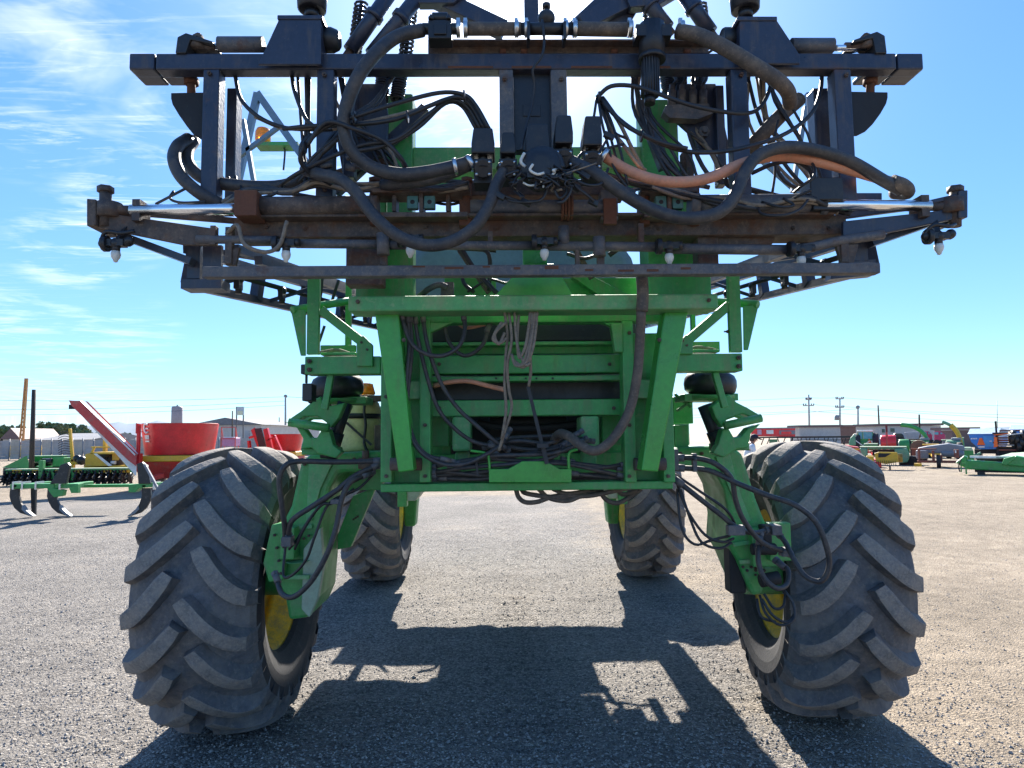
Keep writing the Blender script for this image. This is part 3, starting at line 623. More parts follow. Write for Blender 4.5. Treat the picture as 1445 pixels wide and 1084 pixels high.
def front_body():
    p = spr; G = M['green']
    # product tank in the middle
    mb = MB(); rings = []
    n = 28; zc, hh, ww = 2.36, .50, .70
    for y, k in ((3.72,.0),(3.72,.86),(3.76,.97),(3.84,1),(5.7,1),(5.78,.95),(5.8,.0)):
        rg = []
        for j in range(n):
            a = 2*math.pi*j/n; c, s = math.cos(a), math.sin(a); q = 2/4.5
            rg.append((k*ww*math.copysign(abs(c)**q, c), y, zc + k*hh*math.copysign(abs(s)**q, s)))
        rings.append(rg)
    mb.ring(rings, n, True)
    part('product_tank', mb, M['tank'], p, label='grey blue plastic product tank')
    mb = MB(); mb.box(-1.3, -.49, 4.9, 6.84, 1.42, 1.9)  # unseen tank-like box, sized to keep sun off the ground at left
    part('shade_block_left', mb, G, p, .05)
    mb = MB(); mb.box(.49, 1.30, 4.9, 6.12, 1.42, 1.9)  # unseen box, widened to fill the ground shadow at right
    part('shade_block_right', mb, G, p, .06)
    mb = MB(); mb.box(1.10, 1.36, 6.1, 7.5, 1.42, 1.5); mb.box(1.12, 1.16, 6.1, 7.5, 1.5, 2.3); mb.box(1.30, 1.36, 6.2, 7.4, 1.9, 2.4); mb.box(1.12, 1.34, 6.15, 7.45, 1.7, 1.75)  # unseen boxes added to cast the dark diagonal strip at right
    part('shadow_strip_block', mb, G, p, .01)
    rnd = random.Random(9); mb = MB(); mb.cyl((-.28,7.95,1.47),(.28,7.95,1.47),.12,18); mb.cyl((-1.2,7.75,1.5),(1.2,7.75,1.5),.035,10)  # unseen rods and pivot bulge added to shape the shadow's front edge
    for sx in (-1,1): mb.cyl((sx*.45,7.7,1.52),(sx*1.15,7.68,1.46),.05,12)
    part('shadow_edge_linkage', mb, M['dark'], p)
    for i in range(8):  # unseen hoses added to break up the outline of the sunlit gaps
        sx = -1 if i % 2 else 1; y = rnd.uniform(5.9,7.2); z = rnd.uniform(1.36,1.62); x = sx*rnd.uniform(.42,1.1); mb = MB(); pts = [V((x,y,z))]
        for k in range(4): pts.append(pts[-1]+V((rnd.uniform(-.16,.16),rnd.uniform(-.05,.18),rnd.uniform(-.05,.07))))
        mb.tube(pts, rnd.uniform(.012,.024), 7); part('belly_hose', mb, M['hose'], p)
    mb = MB()
    for x0, x1, y0, y1, z0, z1 in ((.62,.8,6.12,6.3,1.44,1.66),(.86,.93,6.12,6.45,1.44,1.56),(1.0,1.09,6.12,6.36,1.5,1.9),(.5,.58,6.12,6.6,1.5,1.7),(-.55,-.45,6.84,7.0,1.5,1.7),(-1.12,-1.06,6.84,7.25,1.45,1.75),(.30,.62,7.0,7.4,1.55,1.75),(-.5,-.42,7.1,7.6,1.5,1.65)): mb.box(x0,x1,y0,y1,z0,z1)  # unseen blocks added so the shadow edges come out ragged
    part('shadow_edge_block', mb, M['dark'], p, .01)
    # cab
    cab = MB(); cab.box(-.8,.62,5.95,7.35,1.98,2.25); cab.box(-.82,.64,5.93,7.4,3.42,3.56)
    for x in (-.78,.54):
        for y in (5.97,7.25): cab.box(x,x+.07,y,y+.08,2.25,3.42)
    c = part('cab', cab, G, p, .02)
    g = MB(); g.box(-.70,.53,5.99,6.0,2.26,3.41); g.box(-.70,.53,7.29,7.30,2.26,3.41); g.box(-.745,-.74,6.06,7.24,2.26,3.41); g.box(.575,.58,6.06,7.24,2.26,3.41)
    part('window', g, M['glass'], c)
    mb = MB(); mb.box(-.42,.42,7.5,8.45,1.91,2.75); mb.box(-.44,.44,7.5,8.5,2.76,2.82)
    part('hood', mb, G, p, .06)
    mb = MB(); mb.box(-1.3,1.3,7.8,8.1,1.45,1.9); mb.box(-.42,.42,7.2,8.35,1.62,1.9)
    part('front_axle', mb, G, p, .01)
def boom():
    p = spr; N = M['skylit_black']; RS = M['rusty']; Y = 2.60
    a = MB()
    a.rect(219.5, 75, 1265, 97.5, Y, .065); a.rect(182, 75, 217.5, 97.5, Y, .065); a.rect(1267, 75, 1303, 97.5, Y, .065)
    for x0, x1 in ((182,217.5), (219.5,262), (1225,1265), (1267,1303)): a.rect(x0, 92, x1, 98.6, Y+.067, .13)
    a.rect(219.5, 77, 1265, 98, Y+.128, .066)
    part('top_beam', a, N, p, .006)
    a = MB()
    a.rect(284,97.5,307,292,Y+.002,.065); a.rect(446,97.5,470,282,Y+.002,.065); a.rect(1034,97.5,1058,280,Y+.002,.065); a.rect(1182,97.5,1206,296,Y+.002,.065)
    a.rect(318,124,332,290,Y+.20,.07); a.rect(1152,124,1176,290,Y+.15,.07)
    a.rect(484,120,500,250,Y+.14,.06); a.rect(1012,120,1024,260,Y+.2,.06)
    part('boom_upright', a, N, p, .005)
    a = MB(); a.rect(705,97.6,725,250,Y+.002,.06); a.rect(778,97.6,801,250,Y+.002,.06); 
    part('centre_upright', a, M['steel'], p, .005)
    a = MB(); a.rect(725,100,778,212,Y+.04,.05); a.rect(738,148,763,164,Y+.036,.004)
    part('centre_plate', a, M['black'], p, .003)
    # brackets and rollers on top
    for poly, cap, roller, disc in (([(364,91),(393,28),(453,23),(453,91)], (391,21,455,27), (440,-12,20), (453,480,57)),
                                    ([(1044,90),(1044,25),(1096,28),(1129,78),(1129,90)], (1041,23,1097,29), (1052,-12,20), (1018,1043,57))):
        b = MB(); b.poly(poly, Y-.04, .012); b.poly(poly, Y+.06, .012); xs = [q[0] for q in poly]; b.rect(cap[0], cap[1], cap[2], cap[3], Y-.045, .12)
        ex = 446 if xs[0] < 700 else 1044; b.rect(ex, 28, ex+7, 90, Y-.028, .09)
        k = part('boom_bracket', b, N, p, .003)
        b = MB(); rx, ry, rr = roller; b.lathe([(0,.05),(.005,.058),(.13,.066),(.14,.06),(.14,.02)], P(rx, 22, Y+.03)-V((0,0,-.02)), (0,0,1), 24); b.cyl(P(rx,26,Y+.03), P(rx,14,Y+.03), .03, 12)
        part('rubber_roller', b, M['black'], k)
        b = MB(); x0, x1, yy = disc; q0, q1 = P(x0,yy,Y+.05), P(x1,yy,Y+.05); d = q1-q0
        b.lathe([(0,.045),(d.length*.1,.05),(d.length*.6,.05),(d.length*.9,.04),(d.length,.03)], q0, d, 20)
        part('bump_stop', b, M['black'], k)
    # tilt cylinders along the top
    for x0, x1, e0, e1, bk, yy in ((309,372,276,312,[(247,75),(250,52),(262,46),(300,58),(300,62),(268,56),(262,75)],63), (1116,1175,1187,1222,[(1252,75),(1249,50),(1238,44),(1205,56),(1205,60),(1232,54),(1236,75)],65)):
        b = MB(); b.pcyl(x0, yy, x1, yy, Y+.03, 11); k = part('tilt_cylinder', b, M['steel'], p)
        b = MB(); b.pcyl(min(e0,x0 if e0<x0 else x1), yy+3, max(e1,x0 if e0<x0 else x1), yy+3, Y+.03, 4.5); part('rod', b, M['chrome'], k)
        b = MB(); ex = 280 if e0 < 700 else 1222; b.lathe([(-.02,.014),(-.018,.034),(.018,.034),(.02,.014)], P(ex,64,Y+.03), (0,0,1), 18); b.pcyl(ex, 66, (304 if e0 < 700 else 1192), 66, Y+.03, 6); b.bolt(P(ex,55,Y+.03),(0,0,1),.022,.012)
        part('rod_eye', b, RS, k)
        b = MB(); b.poly(bk, Y-.01, .10); part('clevis', b, M['black'], k, .004)
    for bp, bx in (([(241,131),(241,139),(243,147),(252,162),(264,179),(273,190),(287,198),(300,198),(300,130)], 270), ([(1253,130),(1253,138),(1251,146),(1243,160),(1232,175),(1222,185),(1210,191),(1196,191),(1196,129)], 1228)):
        b = MB(); b.poly(bp, Y+.14, .012); b.poly(bp, Y+.05, .012); k = part('hinge_plate', b, M['dark'], p, .003)
        b = MB(); b.pcyl(bx, 108, bx, 150, Y+.10, 6); b.pcyl(bx, 138, bx, 158, Y+.10, 8, 6); b.pcyl(bx,110,bx,120,Y+.10,10,6); part('hinge_pin', b, M['rust'], k)
    # rusty angle over the beam
    b = MB(); b.rect(604,57,1000,75,Y+.04,.012); b.rect(604,55,1000,58,Y-.0,.052); k = part('hose_shelf', b, RS, p, .002)
    b = MB()
    for x in (705, 735, 862, 965): b.pcyl(x, 73, x+9, 73, Y+.036, 4)
    for x0, x1 in ((632,696),(722,778),(806,864),(920,946)): b.rect(x0, 93, x1, 96, Y-.0015, .003)
    part('rust_patch', b, M['rust'], k)
    # lower main beam
    b = MB(); b.rect(330,305,1195,333,Y+.02,.13); b.rect(345,300,1180,304.5,Y-.04,.2)
    b.rect(488,333,540,402,Y+.05,.08); b.rect(985,325,1014,385,Y+.05,.08)
    b.rect(655,253,882,276,Y+.03,.1); b.poly([(1000,312),(1105,312),(1090,345),(1000,345)], Y+.06,.1)
    part('lower_beam', b, RS, p, .005)
    # hinge boxes each side of the middle
    for x0, x1, xs in ((524,664,(572,600)), (905,985,(915,945))):
        b = MB(); b.rect(x0,265,x1,271,Y-.06,.12); b.rect(x0+4,299,x1-4,306,Y-.06,.12); xm = (x0+x1)/2
        b.rect(xm-3,271,xm+3,299,Y-.05,.10)
        for sx in (-1,1): b.rect(xm+sx*38-3,273,xm+sx*38+3,298,Y-.03,.08)
        k = part('hinge_box', b, RS, p, .003)
        b = MB()
        for xx in (x0+5, x1-5): b.pcyl(xx, 256, xx, 318, Y-.0, 7); b.pcyl(xx,252,xx,258,Y-.0,9,6)
        part('hinge_pin', b, M['rust'], k)
        b = MB()
        for xx in (xm-14, xm+10):
            q = P(xx+2,285,Y-.05); b.box(q.x-.022,q.x+.022,q.y,q.y+.03,q.z-.026,q.z+.026)
            b.m[-6:] = [0]*6; b.cur = 1; b.cyl(q+V((0,-.002,0)), q+V((0,.01,0)), .010, 12); b.cur = 0
        part('bushing', b, [mat('teal_bushing', (.05,.14,.13), .6, dust=.3), M['dark']], k, .004)
    b = MB(); b.pcyl(664,293,870,293,Y-.01,11); b.pcyl(852,262,872,262,Y-.01,4); b.rect(848,268,872,310,Y-.03,.07)
    part('centre_tube', b, M['steel'], p)
    b = MB()
    for k_ in range(4): b.pcyl(791+k_*4.4, 293, 794.5+k_*4.4, 293, Y-.01, 19-k_%2)
    b.rect(852,280,870,316,Y-.045,.02); b.rect(648,282,664,318,Y-.02,.05)
    part('collar', b, M['rust'], p)
    # fold cylinders with chrome rods
    for bx0, bx1, rx, yb, yr, cl in ((352,534,185,292,297,(330,268,362,304)), (975,1165,1312,289,291,(1144,250,1190,282))):
        b = MB(); b.pcyl(bx0, yb, bx1, yb-2, Y-.03, 14); b.pcyl(min(bx0,bx1)-2, yb, min(bx0,bx1)+10, yb, Y-.03, 17)
        b.pcyl(max(bx0,bx1)-10, yb, max(bx0,bx1), yb, Y-.03, 16)
        k = part('fold_cylinder', b, M['steel'] if bx0 > 700 else RS, p)
        b = MB(); b.pcyl(rx, yr, (bx0 if rx < bx0 else bx1), yr-2, Y-.055, 8); part('rod', b, M['chrome'], k)
        b = MB(); b.rect(*cl, Y-.09, .10); b.rect(cl[0]+4, cl[3], cl[2]-2, cl[3]+(14 if rx>700 else 2), Y-.07, .08); part('valve_block', b, M['rust'] if bx0 < 700 else M['black'], k, .004)
        s = 1 if rx > 700 else -1; b = MB(); b.pcyl(rx+s*2, yr, rx+s*34, yr, Y-.03, 7); b.lathe([(-.03,.02),(-.028,.045),(.028,.045),(.03,.02)], P(rx+s*30, yr, Y-.03), (0,0,1), 16)
        q = rx-s*6; b.rect(q-5, yr-16, q+6, yr+14, Y-.07, .08)
        b.pcyl(rx+s*36, 268 if s<0 else 268, rx+s*36, 320, Y-.03, 8); b.pcyl(rx+s*36,264,rx+s*36,272,Y-.03,11,6)
        part('rod_eye', b, RS, k)
    # wing roots
    for s, arm, boxp in ((-1, [(124,318),(124,300),(168,303),(300,322),(300,346),(262,346)], [(122,280),(135,281),(135,318),(122,319)]),
                      (1, [(1364,306),(1364,288),(1320,298),(1190,312),(1190,338),(1236,332)], [(1366,268),(1353,269),(1353,308),(1366,307)])):
        b = MB(); b.poly(arm, Y-.04, .02); b.poly(arm, Y+.08, .02); b.poly(boxp, Y-.06, .16)
        if s < 0: b.poly([(124,281),(172,288),(172,294),(124,288)], Y-.05, .14); b.poly([(170,293),(345,308),(345,316),(170,302)], Y+.1, .02); b.poly([(250,285),(300,285),(330,304),(250,304)],Y+.12,.02)
        else: b.poly([(1364,270),(1312,282),(1312,288),(1364,277)], Y-.05, .14); b.poly([(1316,282),(1180,302),(1180,310),(1316,292)], Y+.1, .02); b.poly([(1245,272),(1196,272),(1180,300),(1245,300)],Y+.12,.02)
        part('wing_root', b, M['skylit_black'] if s > 0 else RS, p, .004)
    # folded wings run forward past the tank
    for s in (-1, 1):
        def at(px, py, y): return P(px, py, y)
        L0, L1 = (P(258,400,2.72), P(470,448,4.3)) if s < 0 else (P(1238,378,2.72), P(1040,428,4.3))
        d = (L1-L0)/(L1.y-L0.y)
        def ln(y, dz=0, dx=0): return L0 + d*(y-L0.y) + V((dx*-s,0,dz))
        b = MB(); yE = 7.6
        for dz, dx in ((0,0), (.15,.0), (.15,.20), (.10,.30)): b.bar(ln(2.74,dz,dx), ln(yE,dz*1.3,dx), .035, .035)
        y = 2.76; f = True
        while y < yE-.5:
            b.bar(ln(y,0), ln(y+.04,.16), .045, .05); b.bar(ln(y,.16,0), ln(y+.32,.16,.2), .022); b.bar(ln(y+.1,.0,0), ln(y+.45,.155,.2), .02); y += .55
        # feet and plates at the root
        if s < 0: b.rect(264,346,282,393,2.68,.07); b.rect(286,346,312,393,2.665,.02); b.rect(255,394,312,407,2.66,.09); b.pbar(172,332,268,368,2.62,10,.05)
        else: b.poly([(1176,372),(1236,366),(1234,388),(1172,394)],2.66,.05); b.rect(1200,325,1224,368,2.66,.03); b.pbar(1318,312,1232,342,2.62,10,.05)
        k = part('boom_wing', b, M['skylit_black'], p)
        b = MB(); b.tube([ln(2.85,.07,.08), ln(yE,.09,.08)], .013, 8, 1); part('spray_pipe', b, M['black'], k)
        b = MB(); y = 3.0
        while y < 6:
            q = ln(y,.06,.08); b.ball(q, .024); b.box(q.x-.012,q.x+.012,q.y-.03,q.y+.02,q.z-.05,q.z+.02); b.cyl(q+V((0,0,-.03)), q+V((0,0,-.07)), .016, 8); y += .42
        part('nozzle_body', b, M['black'], k)
    # lower rub bar and spray line
    b = MB(); b.rect(285,373,1243,388.5,2.50,.045); part('rub_bar', b, M['rusty'] if False else M['steel'], p, .005)
    b = MB()
    b.pcyl(278,338,388,339,2.56,6); b.pcyl(418,344,548,345,2.56,6.5); b.pcyl(545,346,770,347,2.56,6.5); b.pcyl(770,347,945,349,2.56,7); b.pcyl(945,351,1112,353,2.56,7.5)
    b.hose("1105,353 1140,350 1185,340 1246,331", .02, 2.56); b.pcyl(795,320,796,345,2.56,8); b.pcyl(540,330,541,360,2.54,9); b.pcyl(845,335,846,362,2.54,9)
    part('spray_pipe', b, M['steel'], p)
    b = MB()
    for x, y0, y1, w in ((322,320,372,10), (541,350,374,9), (848,334,374,10), (300,318,345,8), (692,472/2+90,346,7), (1193,340,370,11), (815,352,374,6), (905,315,345,8)): b.rect(x-w/2, y0, x+w/2, y1, 2.55, .03)
    b.poly([(1180,345),(1212,345),(1205,372),(1188,372)],2.56,.02); b.poly([(322,352),(338,349),(332,374),(318,374)],2.56,.02)
    part('pipe_strut', b, M['rusty'], p, .002)
    for x, y in ((404,344), (579,338), (768,342), (944,348), (1130,352), (164,344), (1324,334)):
        b = MB(); q = P(x, y, 2.53)
        b.ball(q, .023); b.box(q.x-.035,q.x+.035,q.y-.018,q.y+.018,q.z-.012,q.z+.014); b.cyl(q+V((.028,0,.004)), q+V((.052,0,.004)), .016, 10); b.cyl(q, q+V((0,0,-.034)), .015, 10); b.lathe([(0,.03),(.004,.032),(.016,.032),(.02,.03)], q+V((-.05,0,0)), (1,0,0), 12)
        if x in (164,1324): b.ball(q+V((-.05,0,.0)),.018); b.ball(q+V((.05,0,.01)),.02); b.tube([q+V((-.06,0,0)),q+V((-.03,-.02,.04)),q+V((.03,-.02,.035)),q+V((.07,0,.05))],.008,6); b.bar(q,q+V((0.02,0.05,.09)),.02)
        k = part('nozzle_body', b, M['black'], p)
        b = MB(); b.lathe([(0,.015),(.012,.018),(.024,.016),(.034,.010),(.042,.007),(.044,.003)], q+V((0,0,-.03)), (0,0,-1), 14); part('nozzle_cap', b, M['white'], k)
    # lift cylinders and springs above
    for x0,y0,x1,y1 in ((494,72,552,-12), (524,78,596,-12), (942,40,902,-12), (1003,46,962,-12)):
        b = MB(); b.pcyl(x0,y0,x1,y1,2.72,11); xm, ym = x0+(x1-x0)*.55, y0+(y1-y0)*.55; b.pcyl(xm,ym,x0+(x1-x0)*.62,y0+(y1-y0)*.62,2.72,14); k = part('lift_cylinder', b, M['skylit_black'], p)
        b = MB(); b.pcyl(x0,y0,x0+(x0-x1)*.16,y0+(y0-y1)*.16,2.72,6); part('rod', b, M['rusty'], k)
    for x0,y0,x1,y1,Ys in ((510,6,500,78,2.8), (580,10,572,82,2.8), (916,8,922,70,2.8), (988,8,996,72,2.8), (566,100,560,142,2.9), (541,100,538,142,2.9), (940,100,945,135,2.9), (985,100,985,132,2.9), (958,102,962,138,2.9)):
        b = MB(); b.spring(P(x0,y0,Ys), P(x1,y1,Ys), 9*Ys/FPX, .006, 12); b.pcyl(x0,y0,x1,y1,Ys,3); part('coil_spring', b, M['black'], p)
    # upper A frame
    b = MB(); b.pbar(606,-12,712,38,2.72,24,.06); b.pbar(905,-12,822,30,2.72,26,.06); b.poly([(800,34),(850,-12),(915,-12),(888,34)],2.76,.02); b.rect(740,-12,760,36,2.74,.05)
    b.poly([(590,-12),(660,-12),(640,4),(590,4)],2.7,.05); b.poly([(880,-12),(960,-12),(930,6),(890,10)],2.7,.05)
    part('a_frame', b, M['skylit_black'], p, .004)
    # parallel linkage either side of the mast
    b = MB(); b.poly([(484,118),(540,118),(548,165),(545,215),(484,250),(476,200)],2.84,.03); b.poly([(955,118),(1010,118),(1030,210),(985,212),(978,190),(950,165)],2.84,.03); b.pbar(905,140,940,235,2.8,16,.05)
    b.pbar(470,270,600,150,2.9,14,.05)
    k = part('linkage', b, M['skylit_black'], p, .003)
    b = MB(); b.bolt(P(992,188,2.84),(0,-1,0),.026,.02); b.bolt(P(505,190,2.84),(0,-1,0),.024,.02); b.pcyl(940,160,990,155,2.84,9)
    part('bolt', b, M['steel'], k)
    b = MB(); b.pcyl(972,215,976,270,2.85,5); b.rect(962,216,975,246,2.9,.03); b.rect(532,205,545,240,2.9,.03); b.pbar(440,255,530,225,2.88,8,.03)
    part('link_rod', b, M['rusty'], p)
    # blue grey struts seen through the left bay, beacon on its bracket
    b = MB(); b.pbar(362,130,335,250,4.2,9,.04); b.pbar(362,130,440,240,4.2,10,.04); b.pbar(342,168,358,262,4.0,6,.03); b.pbar(335,220,392,178,4.0,5,.03); b.pbar(1060,210,1150,290,4.2,7,.03); b.pbar(1142,130,1160,280,4.2,8,.04); b.pbar(1138,150,1120,270,4.0,6,.03)
    part('rail_strut', b, mat('blue_grey_strut', (.13,.19,.26), .35), p)
    b = MB(); b.rect(360,200,420,205,5.2,.12); k = part('beacon_bracket', b, M['green'], p); b.hose
    b = MB(); q = P(371,201,5.25); b.lathe([(0,.055),(.02,.062),(.08,.062),(.11,.05),(.125,.02)], q, (0,0,1), 20); part('beacon', b, M['amber'], k)
    b = MB(); b.hose("400,205 402,215 400,240",.008,5.25); part('cable', b, M['cable'], k)
def plumbing():
    p = spr; Y = 2.5; HO, HB, CL, BL = M['hose'], M['hosed'], M['clamp'], M['black']
    # manifold along the top
    b = MB(); b.rect(604,28,637,54,Y,.07); b.pcyl(596,41,645,41,Y+.035,8); b.pcyl(610,26,632,26,Y+.035,8); b.bolt(P(608,28,Y),(0,0,1),.012,.012); b.bolt(P(633,28,Y),(0,0,1),.012,.012); b.rect(612,33,630,48,Y-.008,.01)
    part('boom_valve', b, BL, p, .005)
    b = MB(); b.pcyl(658,41,735,41,Y+.035,9.5); b.pcyl(812,41,885,42,Y+.035,10); part('manifold_hose', b, M['rusty'] if False else HB, p)
    b = MB(); b.pcyl(733,41,812,41,Y+.035,9); b.ball(P(771,26,Y+.035),.036,14,(1,1,.9)); b.pcyl(771,24,771,8,Y+.035,3.5); b.pcyl(771,12,771,6,Y+.035,6); b.rect(744,30,748,54,Y+.0,.07); b.rect(795,30,799,54,Y,.07)
    part('manifold_tee', b, BL, p)
    b = MB()
    for x in (657, 729, 743, 798, 811, 889, 961, 647): b.pcyl(x-3, 41, x+3, 41, Y+.035, 12); b.rect(x-3,25,x+2,30,Y+.03,.012)
    part('hose_clamp', b, CL, p)
    b = MB(); b.rect(898,34,948,50,Y-.01,.08); b.pcyl(920,36,920,84,Y+.03,19); b.pcyl(918,82,917,136,Y+.03,13.5); b.pcyl(917,134,917,147,Y+.03,8); b.pcyl(920,80,920,86,Y+.03,20)
    for k in range(7): a = -.9+k*.3; q = P(917,83,Y+.03); b.box(q.x+.037*math.sin(a)-.002, q.x+.037*math.sin(a)+.002, q.y-.037*math.cos(a)-.003, q.y-.037*math.cos(a)+.003, P(917,133,Y).z, q.z)
    part('line_filter', b, BL, p)
    hs = [(HO, .026, "596,43,2.53 560,52,2.48 528,78,2.42 502,115,2.40 486,165,2.42 492,205,2.44 520,234,2.46 560,246,2.46 600,244,2.44 640,236,2.42 668,228,2.42"),
          (HO, .024, "540,262,2.55 575,258,2.5 620,250,2.45 668,230,2.42"),
          (HO, .023, "712,240,2.40 700,262,2.38 690,290,2.36 668,322,2.35 635,342,2.35 598,346,2.35 560,332,2.35 528,305,2.36 505,275,2.38 482,254,2.40 455,247,2.46 430,240,2.55"),
          (HO, .024, "806,228,2.40 840,245,2.36 878,272,2.35 920,296,2.35 965,308,2.35 1010,302,2.36 1035,280,2.38 1050,245,2.40 1070,220,2.42 1105,208,2.44 1150,212,2.46 1200,228,2.5 1245,254,2.54 1270,268,2.6"),
          (M['tanhose'], .021, "852,220,2.44 885,240,2.42 925,254,2.40 965,257,2.40 1005,250,2.42 1050,230,2.46 1100,220,2.5 1150,227,2.5 1210,243,2.54 1266,260,2.58"),
          (HB, .028, "1258,256,2.56 1276,263,2.57 1280,272,2.64 1262,272,2.72"),
          (HB, .029, "955,44,2.53 985,50,2.50 1020,66,2.46 1060,90,2.44 1095,112,2.44 1112,130,2.48 1115,147,2.56"),
          (HB, .031, "1128,140,2.72 1105,160,2.7 1078,188,2.7 1055,212,2.75"),
          (HO, .026, "266,196,2.74 250,208,2.66 246,228,2.60 258,252,2.58 285,275,2.58 310,288,2.62"),
          (HO, .026, "274,198,2.78 264,215,2.72 268,236,2.68 295,255,2.66 345,263,2.66 400,262,2.68 440,245,2.72 470,212,2.8"),
          (HB, .020, "905,438,2.62 903,480,2.66 899,530,2.68 888,580,2.70 866,618,2.70 842,636,2.70 822,630,2.72 805,617,2.78 790,612,2.86 782,622,2.94"),
          (HB, .024, "905,385,2.66 907,412,2.62 906,440,2.62"),
          ]
    for mt, r, t in hs:
        b = MB(); b.hose(t, r, Y, 12); part('liquid_hose', b, mt, p, label='faded orange liquid hose' if mt is M['tanhose'] else None)
    b = MB()
    for x0,y0,x1,y1 in ((661,232,666,229), (711,242,714,236), (850,219,855,222), (640,236,645,235)): b.pcyl(x0,y0,x1,y1,2.41,12.5)
    part('hose_clamp', b, CL, p)
    # bank of section valves
    for bx, bodyy in (((665,180,698,216), 258), ((706,186,728,216), 252), ((742,174,776,214), 252), ((783,162,809,202), 250), ((823,163,850,205), 250)):
        x0, y0, x1, y1 = bx; xm = (x0+x1)/2
        b = MB(); b.poly([(x0+3,y0),(x1-3,y0),(x1,y0+(y1-y0)*.6),(x1,y1),(x0,y1),(x0,y0+(y1-y0)*.6)], 2.40, .10)
        v = part('section_valve', b, BL, p, .006)
        b = MB(); b.pcyl(xm,y1-4,xm,y1+12,2.45,7); b.rect(xm-13,y1+8,xm+13,bodyy,2.42,.09); b.pcyl(xm,y1+22,xm,y1+22.5,2.40,12); b.cyl(P(xm,y1+22,2.38), P(xm,y1+22,2.44), .032, 16)
        part('valve_body', b, M['steel'] if False else BL, v, .004)
        b = MB(); b.cur = 0
        for sx in (-1,1):
            for sy in (0,1): b.ball(P(xm+sx*9, y1+13+sy*17, 2.375), .006, 8)
        part('bolt', b, CL, v)
    b = MB(); q = P(763,237,2.36); b.lathe([(-.06,.05),(-.05,.075),(.0,.08),(.03,.07),(.04,.03)], q, (0,-1,0), 24); b.hose("735,240 745,222 765,213 785,222 792,240",.02,2.36); b.rect(744,228,776,250,2.31,.05)
    part('flow_meter', b, BL, p)
    b = MB(); b.hose("752,232 748,240 758,246 768,244",.005,2.30); b.hose("738,258 750,262 775,255 795,240",.004,2.33); b.hose("740,216 735,228 742,236",.006,2.33); part('flow_meter_wire', b, M['white'], p)
